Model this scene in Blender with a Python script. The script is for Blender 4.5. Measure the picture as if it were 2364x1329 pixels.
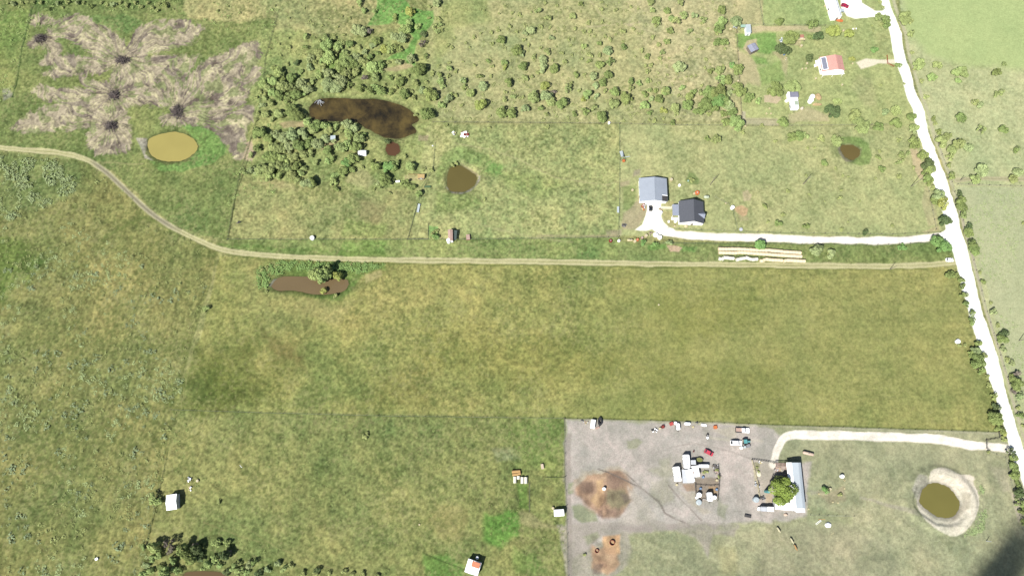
import bpy, bmesh, math, random
import numpy as np
from mathutils import Vector, Matrix
S = bpy.context.scene
for o in list(bpy.data.objects): bpy.data.objects.remove(o)
# ------------------------------------------------------------ camera, world, sun, exposure
TILT = math.radians(15.0); HC = 300.0; F = 1576.0; CX, CY = 1182.0, 664.5
cd = bpy.data.cameras.new("camera"); cd.sensor_width = 36; cd.lens = 36*F/2364; cd.clip_start = 1; cd.clip_end = 9000
cam = bpy.data.objects.new("camera", cd); S.collection.objects.link(cam)
cam.location = (0, 0, HC); cam.rotation_euler = (TILT, 0, 0); S.camera = cam
SX, SY = .53, .60
EL = math.atan(1/math.hypot(SX, SY)); AZ = math.atan2(-SX, -SY)
w = bpy.data.worlds.new("World"); S.world = w; w.use_nodes = True
nt = w.node_tree; bg = nt.nodes["Background"]
sky = nt.nodes.new("ShaderNodeTexSky"); sky.sky_type = 'NISHITA'; sky.sun_disc = False
sky.sun_elevation = EL; sky.sun_rotation = AZ % (2*math.pi); sky.air_density = 1.0; sky.dust_density = 1.0
nt.links.new(sky.outputs[0], bg.inputs[0]); bg.inputs[1].default_value = 0.06
sd_ = bpy.data.lights.new("sun", 'SUN'); sd_.energy = 4.8; sd_.angle = math.radians(.55); sd_.color = (1, .975, .93)
sun = bpy.data.objects.new("sun", sd_); S.collection.objects.link(sun); sun.location = (-200, -220, 420)
sun.rotation_euler = Vector((SX, SY, -1)).to_track_quat('-Z', 'Y').to_euler()
S.view_settings.view_transform = 'Standard'; S.view_settings.look = 'None'
S.view_settings.exposure = 1.13; S.view_settings.gamma = 1
K = np.array([2.50, 2.56, 2.92])          # display-linear brightness of a flat sunlit surface of albedo 1

COL = S.collection
rng = np.random.default_rng(7); random.seed(7)
ct, st_ = math.cos(TILT), math.sin(TILT)
def P(px, py, z=0.0):
    "a point of the place from its survey coordinates (z metres above ground)"
    x, y = (px-CX)/F, (CY-py)/F
    dx, dy, dz = x, y*ct + st_, y*st_ - ct
    t = (z-HC)/dz
    return Vector((dx*t, dy*t, z))
def toPX(X, Y):
    yc = Y*ct + (-HC)*st_; zc = -Y*st_ + (-HC)*ct
    return CX + F*X/(-zc), CY - F*yc/(-zc)
def mpp(px, py): return (P(px+1, py)-P(px, py)).length
def lin(c): return np.array([((v/255+.055)/1.055)**2.4 if v > 10.3 else v/255/12.92 for v in c])
def C(r, g, b): return tuple(float(v) for v in np.clip(lin((r, g, b))/K, 0, .85))
def Z(ox, oy, s, pts): return [(ox+x/s, oy+y/s) for x, y in pts]

# ------------------------------------------------------------ noise
_lat = rng.random((16, 256, 256)).astype(np.float32)
def vn(x, y, s):
    xi = np.floor(x).astype(np.int32); yi = np.floor(y).astype(np.int32)
    fx = (x-xi); fy = (y-yi); fx = fx*fx*(3-2*fx); fy = fy*fy*(3-2*fy)
    L = _lat[s % 16]; a = (xi+s*37) & 255; b = (yi+s*91) & 255; a1 = (a+1) & 255; b1 = (b+1) & 255
    return (L[a, b]*(1-fx)+L[a1, b]*fx)*(1-fy)+(L[a, b1]*(1-fx)+L[a1, b1]*fx)*fy
def fbm(x, y, sc, octv, seed):
    t = 0; a = 1; n = 0; x = x/sc; y = y/sc
    for i in range(octv):
        t = t + a*vn(x+i*13.7, y+i*7.3, seed+i); n += a; a *= .55; x = x*2.03+y*.31; y = y*1.97-x*.12
    return np.clip((t/n-.5)*1.7+.5, 0, 1)
def sstep(a, b, x): t = np.clip((x-a)/(b-a), 0, 1); return t*t*(3-2*t)

def seg_d(px, py, a, b):
    ax, ay = a; bx_, by = b; vx, vy = bx_-ax, by-ay; L = vx*vx+vy*vy+1e-9
    t = np.clip(((px-ax)*vx+(py-ay)*vy)/L, 0, 1)
    return np.hypot(px-(ax+t*vx), py-(ay+t*vy))
def poly_sd(px, py, pts):
    d = np.full(px.shape, 1e9, np.float32); ins = np.zeros(px.shape, bool)
    n = len(pts)
    for i in range(n):
        a = pts[i]; b = pts[(i+1) % n]
        d = np.minimum(d, seg_d(px, py, a, b))
        if a[1] != b[1]:
            c = ((a[1] > py) != (b[1] > py)) & (px < (b[0]-a[0])*(py-a[1])/(b[1]-a[1])+a[0]); ins ^= c
    return np.where(ins, -d, d)
def smooth(pts, it=2, closed=True):
    for _ in range(it):
        q = []; n = len(pts)
        rngi = range(n) if closed else range(n-1)
        if not closed: q.append(pts[0])
        for i in rngi:
            a = pts[i]; b = pts[(i+1) % n]
            q += [(a[0]*.75+b[0]*.25, a[1]*.75+b[1]*.25), (a[0]*.25+b[0]*.75, a[1]*.25+b[1]*.75)]
        if not closed: q.append(pts[-1])
        pts = q
    return pts

# ------------------------------------------------------------ survey of the ground (areas, tracks, ponds)
z1 = lambda p: Z(0, 0, 3.164, p)
z2 = lambda p: Z(560, 0, 2.828, p)
z3 = lambda p: Z(1000, 0, 2.827, p)
z4 = lambda p: Z(1500, 0, 4.027, p)
z5 = lambda p: Z(1880, 0, 3.165, p)
z6 = lambda p: Z(1400, 330, 4.43, p)
z7 = lambda p: Z(1750, 300, 3.322, p)
z8 = lambda p: Z(500, 400, 3.813, p)
zy = lambda p: Z(1290, 950, 3.507, p)
zr = lambda p: Z(1980, 960, 3.6, p)
ROAD_R = [(2028,-60),(2038,-30),(2050,0),(2066,41),(2080,73),(2090,136),(2109,196),(2133,259),(2147,316),(2155,335),(2182,405),(2193,444),(2207,487),(2217,525),(2229,565),(2238,601),(2253,660),(2268,720),(2297,810),(2315,871),(2331,931),(2345,976),(2366,1040),(2385,1100),(2410,1180)]
ROAD_L = [(2008,-60),(2020,-30),(2032,0),(2044,41),(2052,73),(2067,136),(2086,196),(2107,259),(2121,316),(2130,340),(2148,395),(2162,444),(2174,487),(2186,530),(2196,565),(2206,601),(2220,660),(2237,720),(2264,810),(2284,871),(2304,931),(2316,976),(2336,1040),(2357,1100),(2382,1180)]
ROAD = ROAD_R + ROAD_L[::-1]
TRACK = smooth([(-60,336),(0,341),(60,346),(150,353),(200,367),(235,388),(268,418),(310,458),(352,496),(400,526),(450,551),(500,574),(545,583),(620,590),(750,596),(900,600),(1100,602),(1300,605),(1500,608),(1700,611),(1900,613),(2050,615),(2140,612),(2212,604)], 2, False)
DRIVE2 = smooth([(1522,525),(1545,538),(1580,543),(1640,546),(1750,549),(1830,552),(1900,554),(2000,555),(2060,556),(2120,552),(2165,546),(2212,540)], 2, False)
PAD2 = z6([(425,590),(560,595),(556,640),(570,700),(556,750),(585,810),(640,860),(700,885),(700,950),(600,945),(520,920),(470,880),(400,895),(290,890),(370,830),(405,740)])
WALK2 = z6([(550,646),(672,650),(672,676),(550,672)])
JUNC = z7([(1380,812),(1470,750),(1480,880),(1460,880)])
DRIVE3 = smooth([(1785,1070),(1794,1036),(1803,1014),(1818,1004),(1850,1002),(1917,1004),(2000,1007),(2063,1008),(2147,1011),(2202,1020),(2274,1030),(2335,1035)], 2, False)
PADT = z5([(185,-60),(330,-60),(350,20),(440,80),(500,78),(540,30),(560,90),(500,112),(440,125),(300,138),(240,120),(200,60)])
DRIVER = z5([(310,455),(380,430),(470,440),(640,430),(640,462),(470,465),(400,490),(340,505)])
TRACKR = smooth([(2208,417),(2250,412),(2300,413),(2420,415)], 1, False)
PONDS = {
 'yellow': (smooth(z1([(1070,1050),(1085,1005),(1200,965),(1310,960),(1400,1000),(1448,1060),(1425,1110),(1360,1160),(1270,1180),(1180,1172),(1100,1140)])), (196,184,114), .5),
 'dark': (smooth(z2([(430,690),(500,642),(600,636),(750,645),(900,648),(1030,678),(1100,722),(1155,778),(1140,800),(1090,808),(1145,855),(1100,880),(1000,908),(920,895),(850,860),(790,820),(740,790),(600,790),(520,785),(440,770)]),1), None, .4),
 'mud': (smooth(z2([(985,925),(1028,950),(1025,1000),(985,1020),(940,1005),(932,960),(950,930)])), (112,82,62), .2),
 'olive': (smooth(z3([(165,1072),(230,1105),(288,1150),(280,1190),(240,1235),(180,1252),(120,1248),(88,1222),(95,1120),(112,1090)]),1), (122,112,68), .5),
 'small': (smooth(z5([(190,1062),(230,1055),(300,1060),(342,1100),(330,1140),(280,1172),(230,1150),(198,1105)])), (126,112,70), .4),
 'long': (smooth(z8([(480,985),(520,930),(590,903),(800,905),(1000,930),(1140,925),(1165,960),(1140,1030),(1020,1060),(900,1068),(760,1045),(650,1025),(540,1035),(490,1010)]),1), (138,120,92), .4),
 'round': (smooth(zr([(550,600),(600,560),(680,552),(760,590),(820,650),(855,720),(850,780),(800,835),(750,850),(650,830),(540,745),(515,700),(532,650)])), (140,134,78), .6),
 'edge': (smooth([(418,1322),(450,1317),(500,1318),(522,1326),(520,1360),(430,1360)]), (118,98,66), .3),
}
PILES = [(280,137),(262,218),(255,288),(405,258),(93,85)]
CLEAR = [z1(q) for q in (
 [(330,235),(400,150),(540,108),(640,150),(760,215),(880,290),(960,400),(900,470),(780,480),(680,400),(600,330),(470,262),(360,272)],
 [(900,430),(950,270),(1060,190),(1200,150),(1370,135),(1400,200),(1500,190),(1440,290),(1280,340),(1150,400),(1000,440)],
 [(330,430),(600,418),(800,460),(840,500),(700,530),(500,545),(380,575),(290,560),(420,500)],
 [(820,460),(1000,430),(1480,385),(1420,470),(1330,560),(1330,690),(1250,760),(1000,760),(880,800),(760,780),(700,720),(560,560),(700,590),(820,620)],
 [(1905,290),(1912,420),(1865,620),(1790,740),(1600,850),(1350,900),(1230,760),(1330,660),(1420,500),(1700,360)],
 [(215,655),(330,630),(560,650),(780,680),(880,740),(900,820),(950,900),(850,945),(640,935),(430,945),(40,968),(160,860),(300,790),(450,745),(330,735)],
 [(640,960),(740,900),(950,890),(965,1050),(900,1115),(720,1135),(655,1090)],
 [(1150,830),(1350,840),(1680,860),(1855,770),(1850,860),(1800,930),(1790,1150),(1720,1195),(1680,1060),(1580,955),(1400,905),(1230,915)],
 [(230,120),(300,125),(420,140),(300,165),(240,195)],
 [(205,300),(340,240),(420,300),(440,370),(390,450),(300,480),(280,440),(370,390),(330,320),(230,350)])]

Gr = lambda r, g, b: lin((r, g, b)).astype(np.float32)
# (points, colour, soft edge, opacity, wobble)   -- later ones lie on top
ZONES = [  # upper right fields: pale grass, with back-scattered sun mixed into the colour
 ([(-200,330),(200,372),(300,455),(400,530),(505,580),(440,800),(385,1060),(330,1400),(-200,1400)], (137,141,80), 4, 1, 3),
 ([(-200,-200),(640,-200),(640,60),(600,300),(560,380),(525,560),(400,520),(260,400),(190,360),(-200,325)], (128,143,80), 4, 1, 6),
 ([(380,-200),(1000,-200),(880,60),(700,130),(600,170),(632,50),(430,40)], (176,172,114), 10, 1, 10),
 ([(590,60),(800,90),(1000,60),(1060,240),(1000,440),(860,440),(700,420),(565,415),(575,320)], (158,168,100), 14, 1, 10),
 ([(980,-200),(1760,-200),(1712,285),(1000,285)], (180,180,124), 20, 1, 10),
 ([(1350,-200),(1760,-200),(1710,285),(1560,280),(1500,120)], (192,187,138), 50, .8, 10),
 ([(1010,0),(1120,0),(1140,50),(1060,70),(1010,160),(1000,130)], (156,168,98), 18, .7, 10),
 ([(985,290),(1430,285),(1428,550),(950,552),(960,440)], (170,176,112), 4, 1, 2),
 ([(560,425),(960,440),(942,553),(527,553)], (164,166,104), 8, 1, 3),
 ([(1430,287),(2140,285),(2200,545),(1428,545)], (178,183,124), 3, 1, 2),
 ([(527,553),(1428,548),(1428,603),(700,596),(520,580)], (140,156,88), 3, 1, 2),
 ([(1428,560),(2215,558),(2210,610),(1428,606)], (140,154,90), 3, 1, 2),
 ([(505,592),(800,602),(2215,618),(2250,700),(2318,995),(1300,963),(395,945),(470,760)], (154,156,86), 3, 1, 2),
 ([(1500,640),(2215,622),(2250,700),(2312,990),(1640,970)], (156,158,90), 90, .8, 10),
 ([(400,947),(1302,965),(1312,1400),(325,1400)], (140,147,84), 3, 1, 2),
 ([(1302,965),(2330,997),(2420,1150),(2420,1400),(1311,1400)], (168,171,128), 1.5, 1, .6),
 ([(2052,-200),(2500,-200),(2500,1200),(2370,1060),(2300,810),(2240,600),(2200,430),(2140,290),(2085,70)], (194,198,146), 3, 1, 1),
 ([(2060,-200),(2500,-200),(2500,165),(2230,150),(2140,130),(2090,60)], (186,202,134), 20, 1, 8),
 ([(2210,432),(2500,432),(2500,900),(2340,880),(2260,610)], (190,194,150), 4, 1, 3),
 ([(1700,-200),(2040,-200),(2090,200),(2130,290),(1712,285)], (180,188,122), 4, 1, 3),
 ([(1755,-200),(1905,-200),(1925,58),(1762,58)], (170,186,118), 3, 1, 1),
 ([(1700,-200),(1750,-200),(1762,58),(1690,60)], (188,184,132), 5, 1, 2),
 # greens
 (z2([(880,-60),(1060,-60),(1100,60),(1235,70),(1250,160),(1150,260),(1130,370),(1140,470),(1080,430),(1060,390),(930,385),(1000,350),(1090,320),(1120,240),(1000,150),(900,170),(820,170),(860,100)]), (112,164,76), 4, .95, 5),
 (z2([(480,470),(620,380),(660,330),(640,400),(560,470)]), (128,165,74), 5, .8, 4),
 (z4([(800,310),(940,320),(1180,300),(1200,470),(1120,510),(960,470),(880,400),(880,470),(810,440)]), (130,172,84), 5, .9, 4),
 (z4([(950,510),(1090,540),(1110,600),(1000,590)]), (138,176,86), 5, .8, 4),
 (z4([(1000,640),(1260,560),(1260,740),(1040,800)]), (152,176,98), 8, .8, 4),
 ([(0,540),(60,560),(110,600),(60,660),(0,700),(-80,700),(-80,540)], (98,126,54), 22, .8, 14),
 ([(0,350),(180,370),(190,420),(110,470),(0,500),(-60,500)], (116,140,80), 20, .6, 14),
 (z1([(1330,930),(1420,905),(1570,950),(1650,1040),(1660,1120),(1560,1190),(1330,1260),(1150,1240),(1090,1170),(1200,1190),(1360,1170),(1450,1060)]), (108,150,72), 7, .95, 5),
 (z1([(0,70),(230,75),(190,280),(100,680),(0,690)]), (136,152,82), 6, .8, 4),
 (z1([(0,80),(220,90),(190,260),(0,400)]), (112,146,70), 14, .7, 8),
 (z1([(600,130),(900,110),(1060,170),(930,260),(760,200)]), (112,142,76), 8, .8, 6),
 (z8([(320,850),(420,790),(800,770),(1480,790),(1500,850),(1280,880),(1250,960),(1100,1100),(900,1100),(600,1060),(430,1050),(340,980)]), (104,134,60), 8, .85, 5),
 (z8([(1120,600),(1500,600),(1500,730),(1050,720)]), (112,152,68), 8, .7, 6),
 (z8([(0,620),(1500,700),(1500,730),(0,650)]), (108,140,62), 4, .6, 4),
 (z8([(1130,400),(1500,430),(1450,570),(1100,570)]), (140,160,84), 12, .7, 6),
 (z8([(1250,230),(1500,280),(1400,440),(1250,420)]), (162,146,102), 14, .6, 8),
 (z3([(60,1000),(200,960),(330,1000),(460,1090),(420,1150),(330,1140),(280,1080),(180,1040),(100,1080),(40,1200),(20,1100)]), (144,166,92), 8, .8, 5),
 (z3([(360,1050),(450,1080),(440,1140),(330,1120)]), (118,162,78), 5, .7, 4),
 (z3([(20,1260),(300,1260),(330,1330),(20,1400)]), (136,160,84), 12, .6, 5),
 (z3([(400,1120),(600,1130),(900,1180),(700,1280),(480,1230)]), (150,166,92), 20, .6, 8),
 (z7([(570,90),(620,50),(780,50),(850,90),(880,200),(850,270),(780,275),(700,245),(790,200),(800,130),(700,100),(620,110)]), (132,158,84), 5, .9, 3),
 (z7([(540,120),(600,100),(640,220),(560,200)]), (150,160,100), 6, .6, 3),
 (z7([(0,880),(1320,880),(1500,930),(1440,1010),(0,1010)]), (128,146,78), 5, .6, 4),
 (z6([(800,380),(840,300),(890,310),(950,370),(940,420),(860,430)]), (118,142,78), 4, .8, 3),
 (z6([(150,440),(300,430),(290,700),(160,690)]), (128,148,82), 6, .7, 4),
 (z6([(430,1040),(600,1040),(620,1090),(440,1090)]), (108,150,70), 4, .8, 3),
 (z6([(760,1050),(930,1060),(900,1120),(770,1110)]), (108,150,72), 4, .8, 3),
 (Z(960,1060,4.942,[(800,600),(1150,620),(1180,880),(960,1000),(780,900)]), (100,146,58), 12, .95, 10),
 (Z(960,1060,4.942,[(130,1080),(350,1080),(560,1250),(560,1400),(100,1400)]), (104,144,62), 12, .9, 12),
 (Z(960,1060,4.942,[(1150,280),(1290,280),(1280,580),(1180,560)]), (116,152,62), 5, .7, 4),
 (Z(960,1060,4.942,[(1130,1000),(1400,1080),(1450,1280),(1150,1300)]), (112,148,66), 14, .6, 8),
 (Z(960,1060,4.942,[(200,480),(560,560),(560,900),(350,900),(100,650)]), (160,150,92), 20, .5, 14),
 (Z(960,1060,4.942,[(1180,600),(1300,620),(1440,720),(1700,750),(1700,800),(1350,780),(1180,740)]), (168,160,112), 6, .7, 5),
 ([(1135,1030),(1190,1030),(1200,1060),(1145,1062)], (150,158,120), 10, .6, 6),
 ([(1150,965),(1300,965),(1302,1100),(1200,1080)], (122,146,70), 30, .6, 16),
 ([(630,740),(700,770),(700,860),(640,850)], (124,113,64), 46, .7, 34),
 ([(440,790),(560,800),(650,880),(600,945),(420,945)], (112,120,56), 60, .75, 44),
 ([(470,840),(540,850),(560,910),(460,930)], (98,112,46), 44, .6, 34),
 ([(700,690),(800,690),(790,760),(690,730)], (182,174,110), 20, .6, 16),
 ([(820,640),(1100,650),(1040,720),(860,720)], (168,162,94), 34, .5, 20),
 ([(830,860),(1000,840),(1010,940),(840,945)], (128,128,64), 30, .5, 20),
 ([(1500,850),(1800,840),(1820,960),(1560,955)], (130,136,68), 50, .6, 20),
 ([(960,760),(1350,780),(1450,850),(1200,900),(960,840)], (130,134,62), 50, .5, 20),
 ([(1500,680),(1760,650),(1740,740),(1560,800)], (138,142,66), 50, .5, 20),
 ([(560,600),(640,610),(760,720),(700,760),(560,720)], (166,160,96), 40, .6, 20),
 (z8([(1300,890),(1450,860),(1460,900),(1310,960)]), (184,174,118), 5, .7, 4),
 # tans and bare earth
 (z2([(900,450),(1100,410),(1120,440),(1000,470)]), (196,176,134), 5, .8, 4),
 (z2([(230,800),(420,790),(400,830),(260,840)]), (198,174,130), 4, .9, 4),
 (z2([(20,930),(60,915),(90,1000),(60,1060),(0,1040)]), (200,178,148), 3, .95, 3),
 (z2([(560,900),(640,880),(620,960),(520,980)]), (192,172,128), 6, .8, 5),
 (z2([(640,1120),(780,1100),(900,1170),(820,1230),(700,1200)]), (188,176,128), 10, .5, 8),
 (z2([(1060,1140),(1190,1140),(1190,1180),(1060,1180)]), (186,174,124), 4, .7, 3),
 (z2([(1140,880),(1210,880),(1200,915),(1140,915)]), (172,158,124), 3, .9, 3),
 (z2([(100,1180),(240,1180),(400,1230),(200,1240)]), (182,170,120), 12, .5, 8),
 (z4([(950,245),(1590,245),(1590,300),(1300,290),(1100,285),(950,310)]), (206,190,150), 4, .85, 3),
 (z4([(900,380),(1000,365),(1010,470),(940,515),(870,460)]), (206,190,152), 3, .85, 3),
 (z4([(800,480),(930,510),(1000,600),(1000,660),(1030,800),(900,780),(850,850),(810,690)]), (204,188,146), 8, .8, 6),
 (z4([(1060,880),(1190,865),(1215,920),(1180,965),(1070,950)]), (218,196,164), 2, .95, 3),
 (z4([(1150,480),(1270,480),(1290,700),(1230,640)]), (200,184,144), 6, .7, 5),
 (z4([(860,1100),(1190,1100),(1200,1160),(880,1160)]), (190,182,150), 4, .8, 3),
 (z4([(850,1030),(890,1040),(890,1160),(850,1100)]), (196,186,164), 3, .8, 2),
 (z4([(1280,1060),(1480,990),(1660,1060),(1650,1130),(1300,1160)]), (206,190,152), 8, .7, 6),
 (z4([(1180,370),(1420,380),(1400,420),(1260,400)]), (206,186,150), 4, .7, 4),
 (z5([(300,540),(420,600),(460,760),(380,770),(260,640)]), (192,186,134), 12, .5, 5),
 (z5([(420,240),(560,260),(590,420),(440,400)]), (196,194,130), 12, .5, 5),
 (z5([(290,30),(440,60),(440,80),(350,20)]), (196,184,140), 4, .7, 3),
 (z5([(700,1060),(740,1070),(790,1200),(800,1300),(770,1310),(720,1200)]), (206,188,148), 2, .9, 2),
 (z7([(1290,400),(1340,560),(1380,740),(1300,740),(1250,560)]), (196,184,140), 6, .7, 4),
 (z7([(1250,780),(1390,740),(1400,780),(1280,800)]), (200,184,140), 3, .7, 3),
 (z6([(1310,660),(1380,640),(1450,680),(1440,740),(1390,760),(1320,700)]), (212,176,134), 3, .95, 2),
 (z6([(1390,500),(1440,485),(1485,530),(1470,590),(1400,600)]), (200,184,146), 3, .85, 3),
 (z6([(1340,740),(1440,760),(1470,790),(1370,800)]), (196,182,138), 5, .7, 3),
 (z6([(615,1060),(700,1050),(770,1070),(740,1120),(650,1120)]), (214,184,156), 2, .95, 3),
 (z6([(330,600),(420,600),(410,740),(300,880),(150,900),(160,720)]), (188,172,140), 6, .8, 5),
 (z6([(0,900),(150,900),(150,960),(0,970)]), (182,170,140), 5, .8, 3),
 (z6([(330,520),(410,520),(410,620),(330,620)]), (204,188,156), 3, .8, 2),
 (z6([(570,680),(690,700),(740,830),(720,870),(640,850),(575,780)]), (190,180,124), 5, .7, 4),
 (z6([(600,590),(690,590),(690,640),(600,640)]), (192,182,124), 4, .7, 3),
 (z6([(130,400),(240,370),(240,420),(130,450)]), (178,164,132), 4, .7, 3),
 (z6([(280,270),(340,260),(340,330),(270,330)]), (170,160,138), 5, .8, 3),
 # bare yard in the lower right
 ([(1303,966),(1500,972),(1690,979),(1780,985),(1800,1010),(1775,1075),(1870,1070),(1865,1190),(1800,1205),(1640,1205),(1500,1215),(1400,1240),(1312,1300)], (198,188,186), 9, .95, 7),
 (zy([(0,900),(700,870),(900,900),(1438,950),(1438,1010),(1240,980),(1200,1170),(1100,1000),(800,960),(560,990),(600,1100),(560,1250),(420,1329),(60,1400)]), (178,168,158), 8, .8, 7),
 ([(1305,1000),(1318,1000),(1322,1400),(1310,1400)], (160,150,142), 5, .7, 2),
 (zy([(560,240),(640,210),(690,240),(640,300),(570,310)]), (160,164,126), 5, .7, 5),
 (zy([(80,580),(130,570),(130,670),(80,680)]), (140,156,104), 5, .7, 4),
 (zy([(110,770),(190,750),(280,800),(300,880),(180,890),(120,850)]), (138,152,104), 6, .8, 5),
 (zy([(830,400),(900,360),(960,460),(880,560),(700,480),(840,450)]), (158,162,124), 12, .5, 8),
 (zy([(740,560),(900,560),(960,700),(820,760),(740,680)]), (160,158,128), 14, .5, 8),
 (zy([(130,560),(230,470),(500,480),(610,600),(600,720),(480,840),(330,850),(150,700)]), (184,144,112), 12, .95, 8),
 (zy([(380,520),(520,500),(560,590),(420,640)]), (138,108,92), 10, .75, 8),
 (zy([(160,560),(260,560),(280,650),(200,680)]), (138,108,92), 8, .7, 8),
 (zy([(300,550),(360,545),(360,640),(380,700),(310,780),(260,720),(310,650)]), (206,166,118), 5, .85, 4),
 (zy([(390,640),(540,620),(590,720),(470,800),(370,740)]), (134,128,92), 10, .85, 8),
 (zy([(500,660),(560,650),(600,700),(540,740)]), (100,86,76), 8, .8, 5),
 (zy([(370,780),(500,780),(480,850),(370,830)]), (142,116,100), 7, .7, 5),
 (zy([(300,790),(345,790),(340,850),(300,840)]), (128,98,86), 4, .7, 4),
 (zy([(350,1000),(500,1000),(495,1150),(370,1140)]), (216,166,116), 6, .95, 5),
 (zy([(250,1080),(450,1100),(490,1230),(390,1310),(255,1260)]), (206,158,118), 8, .85, 8),
 (zy([(270,1220),(350,1220),(340,1310),(270,1310)]), (124,102,88), 7, .75, 5),
 (zy([(1100,540),(1300,530),(1300,700),(1110,740)]), (160,140,124), 5, .85, 3),
 (zy([(1000,580),(1100,580),(1110,640),(1040,640)]), (178,142,112), 4, .8, 3),
 (zy([(1220,610),(1280,610),(1290,680),(1230,660)]), (206,162,110), 4, .8, 3),
 (zy([(980,640),(1110,650),(1130,760),(1260,800),(1180,830),(1060,740)]), (196,184,166), 6, .7, 5),
 (zy([(1230,160),(1438,120),(1438,230),(1360,220)]), (206,194,174), 7, .7, 5),
 (zy([(600,960),(1000,980),(1100,1050),(1190,1180),(1438,1220),(1438,1400),(520,1400),(560,1180)]), (156,160,118), 14, .8, 8),
 (zy([(1270,1080),(1438,1100),(1438,1329),(1300,1329)]), (164,164,108), 16, .6, 8),
 (Z(1700,980,5.537,[(220,460),(480,490),(470,640),(440,760),(480,980),(380,1000),(240,900)]), (198,186,172), 4, .8, 2),
 (Z(1700,980,5.537,[(380,840),(460,860),(480,1000),(380,1000)]), (214,188,158), 4, .8, 2),
 (Z(1700,980,5.537,[(220,480),(300,490),(290,580),(240,600)]), (150,148,104), 2, .85, 2),
 (Z(1700,980,5.537,[(200,480),(215,480),(275,800),(240,800)]), (196,186,158), 1.5, .8, 1),
 (Z(1700,980,5.537,[(300,260),(430,300),(420,480),(180,430),(180,330)]), (190,182,174), 8, .7, 4),
 (Z(1700,980,5.537,[(1040,870),(1400,760),(1400,960),(1200,1010)]), (172,156,122), 8, .7, 6),
 (Z(1700,980,5.537,[(1050,830),(1090,870),(1180,880),(1180,900),(1070,890)]), (206,196,156), 2, .8, 2),
 (Z(1700,980,5.537,[(940,840),(1100,860),(1000,900),(920,900)]), (170,162,142), 5, .6, 4),
 (Z(1700,980,5.537,[(895,865),(940,865),(1020,1030),(1000,1035),(930,900),(895,885)]), (184,186,140), 1.2, .85, 1),
 (Z(1700,980,5.537,[(920,1050),(1500,1170),(1500,1260),(920,1230)]), (150,160,110), 8, .7, 5),
 ([(1780,1215),(1960,1215),(2050,1250),(2100,1400),(1700,1400)], (158,156,122), 20, .5, 10),
 ([(5,208),(24,205),(30,226),(8,232)], (158,158,142), 4, .8, 4),
 ([(395,468),(422,462),(428,486),(402,488)], (104,128,62), 6, .7, 4),
 (zy([(560,600),(640,640),(720,740),(800,860),(640,930),(470,880),(520,820),(600,740)]), (206,194,184), 9, .8, 8),
 (zy([(100,650),(180,460),(500,450),(560,520),(480,490),(240,490),(150,640)]), (200,188,170), 7, .7, 7),
 ([(990,520),(1012,522),(1016,552),(990,554)], (122,168,88), 2, .9, 2),
 (zy([(1300,700),(1380,760),(1360,860),(1300,820)]), (150,154,116), 6, .6, 6),
 (zy([(200,1010),(300,960),(330,1000),(230,1080)]), (146,158,110), 6, .6, 6),
 # berm of the round pond
 (smooth(zr([(580,480),(640,425),(760,435),(815,480),(930,488),(975,520),(945,550),(1005,650),(1010,760),(965,890),(880,975),(790,1008),(680,962),(590,905),(520,820),(500,760),(500,690),(545,590),(600,560)]), 1), (240,229,210), 2.5, 1, 3.5),
 (zr([(860,620),(930,640),(920,760),(840,860),(760,890),(820,820),(870,740)]), (188,178,158), 5, .8, 3),
 (zr([(500,480),(570,500),(600,560),(530,640),(500,700),(440,620)]), (182,176,164), 5, .8, 4),
 (zr([(20,660),(240,720),(480,770),(510,830),(240,745),(20,680)]), (178,170,152), 4, .6, 3),
 (zr([(1100,420),(1240,430),(1280,640),(1200,640)]), (184,176,150), 10, .5, 4),
 (zr([(1270,640),(1310,640),(1383,900),(1330,880)]), (196,184,164), 4, .7, 3),
 # gravel rims of ponds
 (z3([(80,1215),(120,1262),(180,1264),(245,1245),(300,1190),(305,1150),(280,1130),(295,1160),(270,1215),(200,1250)]), (176,170,160), 1.5, .9, 1.5),
 (z3([(165,1058),(250,1100),(300,1148),(280,1150),(200,1090)]), (204,192,140), 1.5, .8, 1.5),
 (z8([(462,990),(500,935),(575,915),(530,960),(500,1010)]), (176,168,156), 1.5, .95, 1.5),
 (z5([(170,1070),(200,1060),(205,1110),(250,1165),(300,1180),(230,1180),(180,1120)]), (162,154,132), 2, .85, 1.5),
 (z1([(1000,1010),(1070,1010),(1060,1130),(1120,1170),(1060,1160),(1030,1090)]), (170,168,158), 3, .8, 3),
]
def ragged(pts, amp, seed):
    rs = random.Random(seed); q = smooth(pts, 1); cx = sum(p[0] for p in q)/len(q); cy = sum(p[1] for p in q)/len(q); out = []; n = len(q); ph = [rs.random()*6.28 for _ in range(4)]
    for k, (x, y) in enumerate(q):
        t = 6.28318*k/n; o = amp*(.8*math.sin(7*t+ph[0])+.6*math.sin(13*t+ph[1])+.5*math.sin(23*t+ph[2]))+rs.uniform(-.5, .5)*amp; l = math.hypot(x-cx, y-cy)
        out.append((x+(x-cx)/l*o, y+(y-cy)/l*o))
    return out
PONDS = {k: (ragged(v[0], {'dark': 1.1, 'edge': .5, 'yellow': .55}.get(k, .7), i), v[1], v[2]) for i, (k, v) in enumerate(PONDS.items())}
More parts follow.
